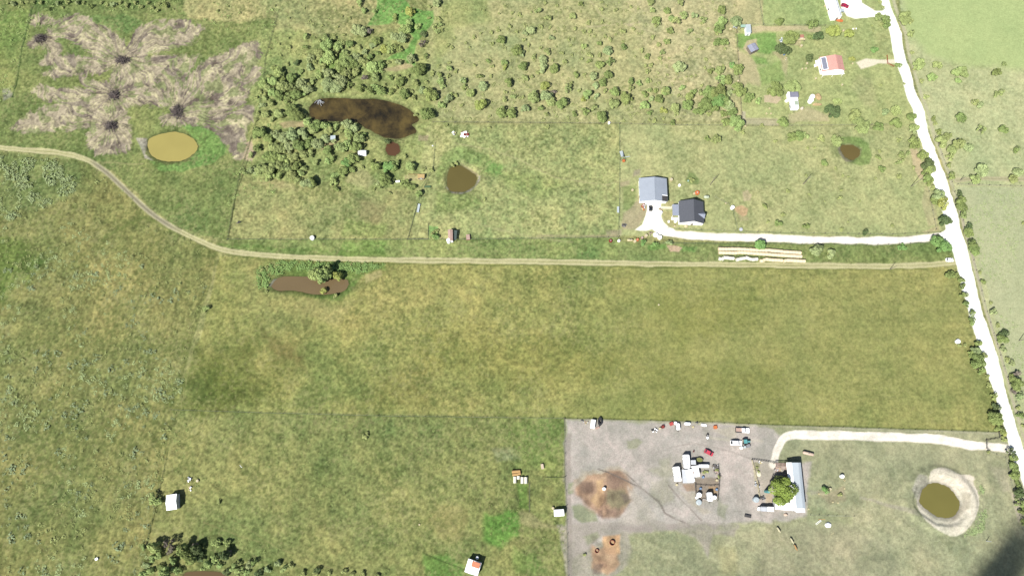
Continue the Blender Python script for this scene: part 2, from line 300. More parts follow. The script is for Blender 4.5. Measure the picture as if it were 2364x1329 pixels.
# (points, width, colour, opacity, wobble)
LINES = [  # dark strips along fences: tall weeds, with the fences' shade lines painted in
 ([(497,620),(462,740),(432,870),(404,1000),(378,1100)], 1.2, (158,158,98), .6, .8),
 ([(478,640),(446,760),(418,880),(398,960)], 1.2, (96,108,56), .4, 1),
 ([(380,700),(330,900),(290,1080)], 1.4, (104,116,58), .3, 2),
 ([(340,1000),(290,1200),(262,1320)], 1.4, (110,120,60), .35, 2),
 ([(120,960),(180,900),(250,830)], 1.4, (152,150,94), .4, 2),
 ([(540,1200),(640,1262),(760,1310),(860,1329)], 1.6, (156,150,96), .45, 1.5),
 ([(1428,600),(1000,596),(700,586),(540,577)], 1.5, (104,128,60), .5, 1.5),
 ([(1660,592),(1860,600)], 1.5, (110,128,66), .5, 1.5),
 ([(75,18),(52,110),(36,200),(28,225)], 1.8, (78,104,52), .85, 1),
 ([(640,40),(615,130),(600,250),(572,345),(555,400),(540,470),(525,552)], 1.6, (96,106,62), .6, 1),
 ([(572,370),(545,450),(528,545)], 1.6, (60,70,40), .75, .6),
 ([(527,553),(720,553),(940,553),(1150,552),(1428,547)], 1.3, (108,124,66), .7, .8),
 ([(1000,283),(1200,284),(1430,286)], 1.4, (128,130,80), .7, .8),
 ([(1430,286),(1560,290),(1712,290),(1850,292),(2130,288)], 1.6, (160,160,104), .7, 1),
 ([(1430,286),(1431,370),(1430,460),(1428,548)], 1.3, (118,136,78), .8, .5),
 ([(1700,55),(1703,120),(1710,240),(1714,285)], 1.4, (150,140,94), .7, 1),
 ([(1752,0),(1762,58)], 1.2, (146,160,98), .7, .5),
 ([(1760,59),(1905,60)], 1.2, (138,150,94), .7, .5),
 ([(1715,276),(1790,277)], 1.4, (168,160,120), .7, .5),
 ([(395,945),(600,952),(900,960),(1300,965)], 1.5, (98,112,56), .7, 1),
 ([(1303,964),(1500,969),(1700,976),(2000,986),(2300,995)], 2.2, (112,122,58), .85, 1),
 ([(1303,967),(1600,973),(1790,983),(2000,991),(2300,1000)], 1.3, (190,184,158), .6, 1),
 ([(500,600),(470,700),(440,800),(410,900),(395,960),(380,1050),(345,1230),(330,1329)], 1.6, (112,122,62), .5, 1.5),
 ([(388,1040),(365,1150),(343,1245)], 1.1, (70,82,42), .8, .6),
 ([(372,1040),(350,1130),(320,1329)], 1.2, (150,152,92), .5, .8),
 ([(1303,965),(1305,1100),(1309,1200),(1311,1329)], 1.6, (108,112,80), .7, .8),
 ([(1090,603),(1500,608)], 6.5, (150,156,82), 0, 1),
 ([(520,588),(620,600),(900,609),(1300,613),(1700,619),(2150,622)], 2.2, (104,118,54), .6, 1.5),
 ([(1530,560),(1750,562),(2000,566),(2150,560)], 2.0, (96,118,58), .6, 1.5),
 ([(1540,528),(1800,538),(2060,541),(2180,535)], 1.5, (132,148,84), .6, 1),
 ([(1010,370),(985,330),(960,300)], 1.2, (168,166,116), .4, 1),
 ([(1050,330),(1130,345),(1200,370),(1280,410),(1400,428),(1480,400)], 1.6, (190,182,134), .5, 1.5),
 ([(1100,400),(1180,345)], 1.2, (184,180,128), .4, 1),
 ([(1320,560),(1210,545),(1100,515)], 3, (178,176,124), .5, 1.5),
 ([(1428,545),(1330,545),(1240,545)], 3.5, (176,166,126), .6, 1.5),
 ([(1360,0),(1390,40),(1450,58),(1560,88)], 1.6, (198,188,144), .6, 1.5),
 ([(1380,60),(1450,55),(1480,0)], 2, (196,186,142), .5, 1.5),
 ([(1355,62),(1400,58)], 2.5, (204,190,150), .5, 1.5),
 ([(1450,58),(1475,50)], 3, (210,192,156), .6, 2),
 ([(1470,60),(1500,120)], 1.4, (196,186,140), .5, 1.5),
 ([(2056,-20),(2075,41),(2092,80),(2100,136),(2120,196),(2143,259),(2158,316),(2190,400),(2201,444),(2216,487)], 4.5, (200,196,160), .9, 1),
 ([(2216,487),(2227,530),(2238,565),(2247,601),(2262,660),(2278,720),(2306,810),(2325,871),(2341,931),(2354,976),(2372,1040)], 4, (196,188,160), .9, 1),
 ([(2207,426),(2420,432)], 1.8, (190,184,146), .6, 1),
 ([(200,371),(300,380),(330,378)], 2, (180,172,120), .5, 1.5),
 ([(1380,1080),(1470,1120),(1520,1155),(1535,1185),(1600,1215)], 2, (118,110,106), .7, 2),
 ([(1440,1090),(1500,1140),(1530,1170)], 1.4, (124,116,110), .7, 2),
 ([(1545,1120),(1580,1160),(1620,1200)], 1.6, (128,118,112), .6, 2),
 ([(1410,1215),(1500,1220),(1600,1210),(1700,1215)], 9, (166,156,154), .6, 3),
 ([(1540,1035),(1600,1022),(1680,1040),(1735,1060)], 2.2, (164,156,150), .6, 2),
 ([(1640,1010),(1690,1018),(1740,1015),(1760,1018)], 4, (210,200,184), .7, 2),
 ([(1610,975),(1700,980),(1720,979)], 1.8, (204,198,160), .7, 1),
 ([(1735,1061),(1748,1115),(1756,1150)], 1.6, (194,184,156), .8, .6),
 ([(1870,1188),(1971,1191)], 1.1, (188,194,160), .6, .4),
 ([(1184,1117),(1190,1140),(1197,1160)], 1.5, (70,84,48), .6, 1),
 ([(1223,1112),(1222,1180)], 1.3, (92,94,70), .6, 1),
 ([(1262,1101),(1303,1101)], 1.4, (66,82,42), .7, .6),
 ([(985,1278),(1020,1295),(1075,1315)], 2.2, (58,76,38), .7, 1.5),
 ([(600,1250),(560,1240),(470,1205)], 1.8, (152,148,92), .5, 1.5),
 ([(620,1283),(700,1310),(760,1329)], 2, (104,110,58), .5, 1.5),
 ([(943,547),(964,471)], 1.4, (72,84,56), .85, .3),
 ([(941,552),(988,552)], 1.2, (86,92,70), .7, .3),
 ([(989,518),(989,552)], 1.4, (66,84,52), .8, .3),
 ([(966,470),(975,430),(1000,385),(1005,330)], 1.2, (112,126,78), .6, .8),
 ([(240,545),(330,500),(420,540)], 4, (112,130,62), .4, 4),
 ([(95,1000),(200,960)], 1.5, (150,148,88), .3, 2),
 ([(1692,485),(1702,530)], 1.3, (110,128,72), .7, .6),
 ([(1650,455),(1680,470),(1690,480)], 1.0, (146,150,104), .5, .5),
 ([(2276,1014),(2308,1010)], 1.2, (70,72,50), .6, .4),
]
def surface(X, Y):
    X = X.astype(np.float32); Y = Y.astype(np.float32)
    px, py = toPX(X, Y); px = px.astype(np.float32); py = py.astype(np.float32)
    n = X.size
    w1 = (fbm(X, Y, 9, 4, 1)-.5)*2; w2 = (fbm(X, Y, 9, 4, 5)-.5)*2
    col = np.empty((n, 3), np.float32); col[:] = Gr(158, 160, 100)
    zz = np.zeros(n, np.float32)
    near = (px > -260) & (px < 2640) & (py > -260) & (py < 1620)
    def sel(pts, pad):
        a = np.array(pts); m = near & (px > a[:, 0].min()-pad) & (px < a[:, 0].max()+pad) & (py > a[:, 1].min()-pad) & (py < a[:, 1].max()+pad)
        return np.nonzero(m)[0]
    def blend(i, m, c): col[i] += (Gr(*c)-col[i])*m[:, None]
    def pm(pts, soft, wob):
        i = sel(pts, soft+wob+2)
        if not i.size: return i, i, i
        d = poly_sd(px[i]+w1[i]*wob, py[i]+w2[i]*wob, pts)
        return i, sstep(soft*.6, -soft*.6, d), d
    for pts, c, soft, op, wob in ZONES[:22]:
        i, m, _ = pm(pts, soft, wob)
        if i.size: blend(i, m*op, c)
    # grass variation
    g1 = fbm(X, Y, 38, 4, 2)-.5; g2 = fbm(X, Y, 9, 4, 7)-.5; g3 = fbm(X, Y, 2.6, 3, 9)-.5; g4 = fbm(X, Y, .95, 2, 11)-.5
    rt = np.full(n, 1.0, np.float32)
    for pts, c, soft, op, wob in ZONES[22:]:
        i, m, _ = pm(pts, soft, wob)
        if i.size: blend(i, m*op, c)
    i, m, _ = pm(ZONES[15][0], 4, 1); rt[i] *= 1-.45*m
    i, m, _ = pm(ZONES[17][0], 10, 1); rt[i] *= 1-.6*m
    i, m, _ = pm(ZONES[12][0], 10, 1); rt[i] *= 1-.1*m
    i, m, _ = pm(ZONES[19][0], 10, 1); rt[i] *= 1-.5*m
    i, m, _ = pm(ZONES[16][0], 10, 1); rt[i] *= 1-.55*m
    i, m, _ = pm([(1450,600),(2260,600),(2330,1010),(1350,1010)], 260, 1); rt[i] *= 1-.45*m
    i, m, _ = pm(ZONES[4][0], 14, 1); rt[i] *= 1-.25*m
    i, m, _ = pm(ZONES[9][0], 14, 1); rt[i] *= 1-.4*m
    i, m, _ = pm(ZONES[18][0], 10, 1); rt[i] *= 1-.5*m
    for pts, c, soft, op, wob in ZONES[22:]:
        if c[0]-c[1] > 7:
            i, m, _ = pm(pts, soft, wob)
            if i.size: rt[i] *= 1-.45*m*op
    g5 = fbm(X, Y, .55, 2, 3)-.5; g6 = fbm(X, Y, 17, 4, 12)-.5
    h = (g1*.40+g6*.5+g2*.42+g3*.28)*rt
    col *= np.stack([1+h*.60, 1+h*.22, 1+h*.34], 1)
    b = (g6*.22+g2*.22+g3*.42+g4*.95+g5*.6)*rt
    col *= (1+b*.62)[:, None]
    for q, th_, am in ((ZONES[0][0], 1.36, .34), (ZONES[14][0], -.5, .30), (ZONES[12][0], .02, .16), (ZONES[1][0], 1.3, .2)):
        i, m, _ = pm(q, 5, 3); cu, su = math.cos(th_), math.sin(th_); u = X[i]*cu+Y[i]*su+w1[i]*2.5; v = -X[i]*su+Y[i]*cu+w2[i]*1.2
        t = (fbm(u/11, v/1.0, 1., 4, 6)-.5)*m*am*(.4+1.2*fbm(X[i], Y[i], 40, 2, 13)); col[i] *= np.stack([1+t, 1+t*.85, 1+t*.9], 1)
    fl = fbm(X, Y, .95, 3, 4)*.65+fbm(X, Y, 12, 3, 8)*.35; fm = sstep(.56, .78, fl)*rt*.30
    col += (Gr(186, 180, 122)-col)*fm[:, None]
    fl = fbm(X, Y, 1.1, 3, 6)*.65+fbm(X, Y, 14, 3, 2)*.35; fm = sstep(.58, .8, fl)*rt*.5
    col += (Gr(92, 110, 50)-col)*fm[:, None]
    # cleared, dragged earth round the brush heaps
    for q in CLEAR:
        i = sel(q, 16)
        if not i.size: continue
        d = poly_sd(px[i]+w1[i]*5, py[i]+w2[i]*5, smooth(q, 1))
        x = px[i]; y = py[i]; bd = np.full(i.size, 1e9, np.float32); th = np.zeros(i.size, np.float32); kk = np.zeros(i.size, np.float32)
        for k, (a, b_) in enumerate(PILES):
            dd = np.hypot(x-a, y-b_); u = dd < bd; bd = np.where(u, dd, bd); th = np.where(u, np.arctan2(y-b_, x-a), th); kk = np.where(u, k, kk)
        jx = (fbm(x, y, 70, 3, 2)-.5)*.55; lr = np.log(bd+12)*5
        s1 = fbm((th+jx)*9+kk*9+w1[i]*.25, lr*.26+w2[i]*.3, 1., 5, 3); s2 = fbm((th+jx)*22+kk*5+w2[i]*.3, lr*.36+w1[i]*.2, 1., 4, 8)
        iso = fbm(x, y, 20, 4, 12); fin = fbm(x, y, 5, 3, 1)
        e_ = d-2.5+(s2-.5)*12+(fin-.5)*5
        m = sstep(2.5, -2.5, e_)
        c = Gr(180, 166, 142)[None]*np.ones((i.size, 1), np.float32)
        dk = sstep(.46, .62, s1*.78+iso*.22)*.75; c += (Gr(146, 133, 122)-c)*dk[:, None]
        dk = sstep(.54, .66, s1*.35+s2*.2+iso*.45)*.75; c += (Gr(116, 103, 98)-c)*dk[:, None]
        st = sstep(.52, .64, s2*.6+fin*.2+(1-iso)*.2)*.75; c += (Gr(212, 201, 158)-c)*st[:, None]
        gg = sstep(.58, .66, fbm(x, y, 18, 4, 14)*.6+s2*.4)*.75; c += (Gr(134, 146, 90)-c)*gg[:, None]
        c *= (1+(g3[i]+g4[i])*.45)[:, None]
        near_p = sstep(30, 5, bd)*.42*(.4+1.2*iso); c += (Gr(98, 86, 84)-c)*near_p[:, None]
        col[i] += (c-col[i])*m[:, None]
        zz[i] += m*(s2-.5)*.45
        rt[i] = np.maximum(rt[i], m*.6)
    for pts, wd, c, op, wob in LINES:
        if op <= 0: continue
        i = sel(pts, wd*2+wob+3)
        if not i.size: continue
        d = np.full(i.size, 1e9, np.float32)
        for a, b_ in zip(pts[:-1], pts[1:]): d = np.minimum(d, seg_d(px[i]+w1[i]*wob, py[i]+w2[i]*wob, a, b_))
        m = sstep(wd*1.25, wd*.35, d)*op*(.6+.8*fbm(X[i], Y[i], 3, 2, 15)); blend(i, np.clip(m, 0, 1), c)
    rough = rt.copy()
    ids = np.zeros(n, np.int8)
    def track(pts, wd, c, mid, code, op=1., wob=.8, rut=None):
        i = sel(pts, wd*2+4); d = np.full(i.size, 1e9, np.float32)
        for a, b_ in zip(pts[:-1], pts[1:]): d = np.minimum(d, seg_d(px[i]+w1[i]*wob, py[i]+w2[i]*wob, a, b_))
        d = d*(1+.4*(fbm(X[i], Y[i], 7, 3, 6)-.5))
        m = sstep(wd*1.14, wd*.8, d)*op; blend(i, m, c)
        if mid is not None:
            mm = sstep(wd*.34, wd*.12, d)*(.35+.9*fbm(X[i], Y[i], 14, 3, 10)); blend(i, np.clip(mm, 0, .9)*.8, mid)
        col[i] *= (1+m*(g3[i]*.14+g4[i]*.12))[:, None]
        rough[i] *= 1-.85*m; ids[i[d < wd]] = code
    track(TRACK, 6.2, (208, 200, 152), (164, 164, 104), 2)
    i = sel([(190, 350), (520, 590)], 5); dd = np.full(i.size, 1e9, np.float32)
    for a, b_ in zip(TRACK[:-1], TRACK[1:]): dd = np.minimum(dd, seg_d(px[i], py[i], a, b_))
    mm = sstep(6, 4, dd)*sstep(200, 230, px[i])*sstep(430, 380, px[i]); blend(i, mm*.75, (168, 160, 140)); blend(i, mm*sstep(2.4, .6, dd)*.6, (116, 108, 88))
    track(TRACKR, 4.5, (196, 188, 150), (160, 162, 116), 6)
    track(DRIVE2, 8.4, (270, 258, 250), None, 3)
    for q, c in ((PAD2, (300, 292, 286)), (WALK2, (256, 246, 220)), (JUNC, (300, 296, 290))):
        i, m, d = pm(q, 3, 1.5 if q is not WALK2 else .2); blend(i, m, c); rough[i] *= 1-.85*m; ids[i[d < 0]] = 3
    track(DRIVE3, 9.6, (272, 260, 250), (262, 250, 238), 4, wob=1.2)
    i, m, d = pm(PADT, 3, 1.5); blend(i, m, (300, 296, 292)); rough[i] *= 1-.85*m; ids[i[d < 0]] = 5
    i, m, d = pm(DRIVER, 3, 2); blend(i, m, (246, 234, 210)); rough[i] *= 1-.85*m; ids[i[d < 0]] = 7
    i, m, d = pm(ROAD, 2.6, 2.4); blend(i, m, (305, 303, 298)); rough[i] *= 1-.9*m; ids[i[d < 0]] = 1
    col[i] *= (1+m*(g2[i]*.16+g3[i]*.1))[:, None]
    for q in (zy([(130,560),(230,470),(500,480),(610,600),(600,720),(480,840),(330,850),(150,700)]), zy([(260,1000),(490,1000),(480,1220),(340,1310),(260,1240)])):
        i, m, _ = pm(q, 8, 6); t = fbm(X[i], Y[i], 3.4, 4, 5)-.5; col[i] *= np.stack([1+t*m*.9, 1+t*m*1.0, 1+t*m*1.05], 1)
    # the bare yard: trampled, mottled
    i, m, _ = pm(ZONES[15][0], 4, 1)
    t = (fbm(X[i], Y[i], 6, 4, 13)-.5)*m; col[i] *= np.stack([1+t*.42, 1+t*.36, 1+t*.42], 1); blend(i, m*.12, (190, 176, 176))
    # relief
    zz += rough*((g3)*.34+g4*.22+g2*.12)
    # ponds: basin with a bank
    for nm, (pts, c, dep) in PONDS.items():
        i = sel(pts, 20); d = poly_sd(px[i], py[i], pts)*.2
        prof = np.where(d < 0, -dep-np.minimum(-d*.5, 1.2), -dep*sstep(2.6, 0, d)); k = sstep(3, .5, d)
        zz[i] = zz[i]*(1-k)+prof*k
        wet = sstep(1.7, 0, d)*.6; col[i] *= (1-wet*(.5+.5*fbm(X[i], Y[i], 3, 2, 1)))[:, None]
        m = sstep(.2, -.2, d); blend(i, m, (96, 84, 62))
    i = sel(ZONES[-14][0] if 0 else PONDS['round'][0], 60); d = poly_sd(px[i], py[i], PONDS['round'][0])*.2
    zz[i] += 1.0*sstep(2.5, 4.5, d)*sstep(9, 6, d)
    lum = col @ np.array([.3, .6, .1], np.float32); green = sstep(-.01, .04, col[:, 1]-col[:, 2])
    col = lum[:, None]+(col-lum[:, None])*(1-.13*green)[:, None]; col[:, 0] *= 1-.03*green; col[:, 2] *= 1+.05*green
    return col, zz, ids
# ------------------------------------------------------------ helpers
def tag(o, label=None, cat=None, group=None, kind=None):
    if label: o['label'] = label
    if cat: o['category'] = cat
    if group: o['group'] = group
    if kind: o['kind'] = kind
    return o
def mat(name, base, rough=.8, metal=0., noise=None, spec=.3, bump=0., bscale=3., rand=0., sub=None, wave=None):
    m = bpy.data.materials.new(name); m.use_nodes = True; t = m.node_tree; N = t.nodes; L = t.links
    b = N["Principled BSDF"]; b.inputs["Roughness"].default_value = rough; b.inputs["Metallic"].default_value = metal
    b.inputs["Specular IOR Level"].default_value = spec
    if base is not None: b.inputs["Base Color"].default_value = (*base, 1)
    tc = N.new("ShaderNodeTexCoord")
    if noise:
        sc, amt = noise
        nz = N.new("ShaderNodeTexNoise"); nz.inputs["Scale"].default_value = sc; nz.inputs["Detail"].default_value = 5
        L.new(tc.outputs["Object"], nz.inputs["Vector"])
        mr = N.new("ShaderNodeMapRange"); mr.inputs[1].default_value = .3; mr.inputs[2].default_value = .7; mr.inputs[3].default_value = 1-amt; mr.inputs[4].default_value = 1+amt
        L.new(nz.outputs[0], mr.inputs[0])
        hv = N.new("ShaderNodeHueSaturation"); hv.inputs["Color"].default_value = (*base, 1); out = mr.outputs[0]
        if rand:
            oi = N.new("ShaderNodeObjectInfo"); r2 = N.new("ShaderNodeMapRange"); r2.inputs[3].default_value = 1-rand; r2.inputs[4].default_value = 1+rand
            L.new(oi.outputs["Random"], r2.inputs[0]); mu = N.new("ShaderNodeMath"); mu.operation = 'MULTIPLY'
            L.new(out, mu.inputs[0]); L.new(r2.outputs[0], mu.inputs[1]); out = mu.outputs[0]
            r3 = N.new("ShaderNodeMapRange"); r3.inputs[3].default_value = .485; r3.inputs[4].default_value = .512
            wn = N.new("ShaderNodeTexWhiteNoise"); wn.noise_dimensions = '1D'; L.new(oi.outputs["Random"], wn.inputs["W"])
            L.new(wn.outputs[0], r3.inputs[0]); L.new(r3.outputs[0], hv.inputs["Hue"])
        L.new(out, hv.inputs["Value"]); L.new(hv.outputs[0], b.inputs["Base Color"])
    if wave:
        wv = N.new("ShaderNodeTexWave"); wv.inputs["Scale"].default_value = wave[0]; wv.bands_direction = wave[1]
        L.new(tc.outputs["Object"], wv.inputs["Vector"]); bp = N.new("ShaderNodeBump"); bp.inputs["Strength"].default_value = .5; bp.inputs["Distance"].default_value = .06
        L.new(wv.outputs["Fac"], bp.inputs["Height"]); L.new(bp.outputs[0], b.inputs["Normal"])
    elif bump:
        n2 = N.new("ShaderNodeTexNoise"); n2.inputs["Scale"].default_value = bscale; n2.inputs["Detail"].default_value = 4
        L.new(tc.outputs["Object"], n2.inputs["Vector"]); bp = N.new("ShaderNodeBump"); bp.inputs["Strength"].default_value = bump; bp.inputs["Distance"].default_value = .15
        L.new(n2.outputs[0], bp.inputs["Height"]); L.new(bp.outputs[0], b.inputs["Normal"])
    return m
def ground_mat():
    m = bpy.data.materials.new("earth_and_grass"); m.use_nodes = True; t = m.node_tree; N = t.nodes; L = t.links
    b = N["Principled BSDF"]; b.inputs["Roughness"].default_value = 1; b.inputs["Specular IOR Level"].default_value = .05
    at = N.new("ShaderNodeAttribute"); at.attribute_name = "tone"
    g = N.new("ShaderNodeNewGeometry")
    nz = N.new("ShaderNodeTexNoise"); nz.inputs["Scale"].default_value = 1.7; nz.inputs["Detail"].default_value = 5; nz.inputs["Roughness"].default_value = .7
    L.new(g.outputs["Position"], nz.inputs["Vector"])
    mr = N.new("ShaderNodeMapRange"); mr.inputs[1].default_value = .3; mr.inputs[2].default_value = .7; mr.inputs[3].default_value = .8; mr.inputs[4].default_value = 1.2
    L.new(nz.outputs[0], mr.inputs[0])
    vm = N.new("ShaderNodeVectorMath"); vm.operation = 'SCALE'; L.new(at.outputs["Color"], vm.inputs[0]); L.new(mr.outputs[0], vm.inputs["Scale"])
    L.new(vm.outputs[0], b.inputs["Base Color"])
    bp = N.new("ShaderNodeBump"); bp.inputs["Strength"].default_value = .5; bp.inputs["Distance"].default_value = .2
    n3 = N.new("ShaderNodeTexNoise"); n3.inputs["Scale"].default_value = 2.6; n3.inputs["Detail"].default_value = 4; L.new(g.outputs["Position"], n3.inputs["Vector"])
    L.new(n3.outputs[0], bp.inputs["Height"]); L.new(bp.outputs[0], b.inputs["Normal"])
    return m
GM = ground_mat()
def raw_mesh(name, V, Fq, nper):
    me = bpy.data.meshes.new(name); nv = len(V); nf = len(Fq)
    me.vertices.add(nv); me.vertices.foreach_set("co", np.ascontiguousarray(V, np.float32).ravel())
    me.loops.add(nf*nper); me.loops.foreach_set("vertex_index", np.ascontiguousarray(Fq, np.int32).ravel())
    me.polygons.add(nf); me.polygons.foreach_set("loop_start", np.arange(0, nf*nper, nper, dtype=np.int32))
    me.update(calc_edges=True); return me
# ------------------------------------------------------------ the ground sheet with its road and tracks
STEP = .42
def axis(lo, hi, out):
    a = np.arange(lo, hi, STEP); e = []; d = STEP; v = hi
    while v < out: d = min(d*1.35, 300); v += d; e.append(v)
    f = []; d = STEP; v = lo
    while v > -out: d = min(d*1.35, 300); v -= d; f.append(v)
    return np.array(f[::-1]+list(a)+e, np.float32)
gx = axis(-285, 285, 4000); gy = axis(-52, 262, 4000)
XX, YY = np.meshgrid(gx, gy); nx, ny = len(gx), len(gy)
gcol, gz, gid = surface(XX.ravel(), YY.ravel())
V = np.stack([XX.ravel(), YY.ravel(), gz], 1)
ii = np.arange(nx*ny).reshape(ny, nx)
Q = np.stack([ii[:-1, :-1].ravel(), ii[:-1, 1:].ravel(), ii[1:, 1:].ravel(), ii[1:, :-1].ravel()], 1)
qid = gid.reshape(ny, nx)[:-1, :-1].ravel()
alb = np.clip(gcol/K, .004, .62)
del XX, YY
def ground_part(code, name):
    q = Q[qid == code]
    if not len(q): return
    u, inv = np.unique(q.ravel(), return_inverse=True)
    me = raw_mesh(name, V[u], inv.reshape(-1, 4), 4)
    at = me.attributes.new("tone", 'FLOAT_COLOR', 'POINT'); c = np.ones((len(u), 4), np.float32); c[:, :3] = alb[u]
    at.data.foreach_set("color", c.ravel()); me.materials.append(GM)
    me.polygons.foreach_set("use_smooth", np.ones(len(q), bool))
    o = bpy.data.objects.new(name, me); COL.objects.link(o); return tag(o, kind='structure')
for code, nm in ((0, 'ground'), (1, 'gravel_road'), (2, 'two_track_lane'), (3, 'house_driveway'), (4, 'yard_driveway'), (5, 'parking_pad'), (6, 'pasture_lane'), (7, 'dirt_driveway')):
    ground_part(code, nm)
del Q, qid
# ------------------------------------------------------------ water
def water_mat(nm, c):
    if c is None:
        m = mat(nm, (.03, .02, .01), .12, spec=.35)
        t = m.node_tree; N = t.nodes; L = t.links; b = N["Principled BSDF"]
        tc = N.new("ShaderNodeTexCoord"); nz = N.new("ShaderNodeTexNoise"); nz.inputs["Scale"].default_value = .09; nz.inputs["Detail"].default_value = 9; nz.inputs["Roughness"].default_value = .68; nz.inputs["Distortion"].default_value = .25
        L.new(tc.outputs["Object"], nz.inputs["Vector"])
        cr = N.new("ShaderNodeValToRGB"); e = cr.color_ramp.elements
        e[0].position = .36; e[0].color = (*C(40, 38, 33), 1); e[1].position = .64; e[1].color = (*C(110, 95, 58), 1)
        k = e.new(.5); k.color = (*C(78, 68, 45), 1); k = e.new(.43); k.color = (*C(58, 51, 36), 1)
        L.new(nz.outputs[0], cr.inputs[0]); L.new(cr.outputs[0], b.inputs["Base Color"])
        return m
    return mat(nm, C(*[v*.93 for v in c]), .18, noise=(.09, .05), spec=.3)
for nm, (pts, c, dep) in PONDS.items():
    ps = [P(x, y) for x, y in pts]; cx = sum(p.x for p in ps)/len(ps); cy = sum(p.y for p in ps)/len(ps)
    bm = bmesh.new(); vs = [bm.verts.new(((p.x-cx)*1.004, (p.y-cy)*1.004, 0)) for p in ps]
    f = bm.faces.new(vs)
    if f.normal.z < 0: f.normal_flip()
    bm.normal_update()
    if f.normal.z < 0: bmesh.ops.reverse_faces(bm, faces=[f])
    me = bpy.data.meshes.new("pond_water"); bm.to_mesh(me); bm.free(); me.materials.append(water_mat(nm+"_water", c))
    o = bpy.data.objects.new("pond_water", me); COL.objects.link(o); o.location = (cx, cy, -dep); tag(o, kind='structure')

# ------------------------------------------------------------ mesh tools
def obj(name, bm, m, parent=None, loc=None, rz=0, smooth_=False):
    me = bpy.data.meshes.new(name); bm.normal_update(); bm.to_mesh(me); bm.free()
    if m: me.materials.append(m)
    if smooth_:
        me.polygons.foreach_set("use_smooth", np.ones(len(me.polygons), bool))
    o = bpy.data.objects.new(name, me); COL.objects.link(o)
    if parent: o.parent = parent
    if loc is not None: o.location = loc
    o.rotation_euler.z = rz
    return o
def empty(name, loc, rz=0, label=None, cat=None, group=None):
    o = bpy.data.objects.new(name, None); COL.objects.link(o); o.location = loc; o.rotation_euler.z = rz; o.empty_display_size = .3
    return tag(o, label, cat, group)
def bx(bm, cx, cy, cz, sx, sy, sz, rz=0, ry=0, bev=0):
    M = Matrix.Translation((cx, cy, cz)) @ Matrix.Rotation(rz, 4, 'Z') @ Matrix.Rotation(ry, 4, 'Y') @ Matrix.Diagonal((sx, sy, sz, 1))
    r = bmesh.ops.create_cube(bm, size=1, matrix=M)
    if bev:
        es = list({e for v in r['verts'] for e in v.link_edges}); bmesh.ops.bevel(bm, geom=es, offset=bev, segments=2, affect='EDGES')
    return bm
def cyl(bm, x, y, z, r, h, seg=16, r2=None, rot=None):
    M = Matrix.Translation((x, y, z)) @ (rot or Matrix.Identity(4)) @ Matrix.Translation((0, 0, h/2))
    bmesh.ops.create_cone(bm, cap_ends=True, segments=seg, radius1=r, radius2=r if r2 is None else r2, depth=h, matrix=M); return bm
RX = Matrix.Rotation(math.pi/2, 4, 'X'); RY = Matrix.Rotation(math.pi/2, 4, 'Y')
def tube(bm, pts, rad, seg=6):
    for a, b in zip(pts[:-1], pts[1:]):
        a = Vector(a); b = Vector(b); d = b-a
        if d.length < 1e-4: continue
        q = d.to_track_quat('Z', 'Y').to_matrix().to_4x4()
        bmesh.ops.create_cone(bm, cap_ends=True, segments=seg, radius1=rad, radius2=rad, depth=d.length, matrix=Matrix.Translation((a+b)/2) @ q)
    return bm
def prism(bm, prof, y0, y1):   # profile in x,z extruded along y
    a = [bm.verts.new((x, y0, z)) for x, z in prof]; b = [bm.verts.new((x, y1, z)) for x, z in prof]; n = len(prof)
    bm.faces.new(a); bm.faces.new(b[::-1])
    for i in range(n): bm.faces.new((a[i], b[i], b[(i+1) % n], a[(i+1) % n]))
    bmesh.ops.recalc_face_normals(bm, faces=bm.faces[:]); return bm

# materials
W_ = mat('white_sheet', (.74, .74, .73), .5, noise=(.5, .06), spec=.4)
WR = mat('white_ribbed_metal', (.72, .74, .75), .4, noise=(.4, .06), wave=(1.6, 'X'))
WP = mat('white_wall', (.72, .71, .68), .7, noise=(.8, .05))
PALE = mat('pale_grey_panel', (.29, .30, .315), .6, noise=(.6, .12))
CREAM = mat('cream_plastic', C(226, 214, 176), .6, noise=(1., .1))
HOUSE_A = mat('blue_grey_metal_roof', (.185, .205, .235), .45, noise=(.25, .05), wave=(1.4, 'Y'))
HOUSE_B = mat('charcoal_shingle_roof', (.052, .055, .064), .8, noise=(3, .15), bump=.4, bscale=9)
HOUSE_B2 = mat('grey_porch_roof', (.15, .165, .20), .7, noise=(2, .1))
REDR = mat('terracotta_metal_roof', (.36, .185, .155), .6, noise=(.4, .07), wave=(1.4, 'Y'))
GREY = mat('grey_ribbed_roof', (.17, .175, .215), .6, noise=(.8, .1), wave=(1.8, 'X'))
DARKG = mat('dark_slate_roof', (.12, .12, .15), .7, noise=(.8, .12))
BARN = mat('galvanised_roof', (.235, .262, .28), .4, noise=(.15, .06), wave=(1.2, 'Y'))
BARNW = mat('aged_metal_wall', (.34, .34, .33), .7, noise=(.8, .1))
SOLAR = mat('solar_glass', (.13, .135, .165), .2, noise=(1., .1), spec=.6)
AQUA = mat('aqua_sheet', C(176, 214, 204), .6, noise=(.6, .08))
PALEB = mat('pale_blue_sheet', C(206, 220, 236), .5, noise=(.6, .1))
ORANGE = mat('orange_tarp', C(226, 130, 76), .7, noise=(1.2, .15))
PEACH = mat('peach_roof_panel', C(232, 150, 118), .7, noise=(1., .1))
PINK = mat('faded_pink_metal', C(206, 176, 170), .6, noise=(1., .1))
REDV = mat('red_car_paint', C(232, 84, 108), .3, noise=(1., .06), spec=.6)
REDJ = mat('rusty_red_steel', C(150, 58, 50), .7, noise=(1.5, .2))
REDF = mat('red_pipe_paint', C(200, 96, 60), .6, noise=(1.5, .1))
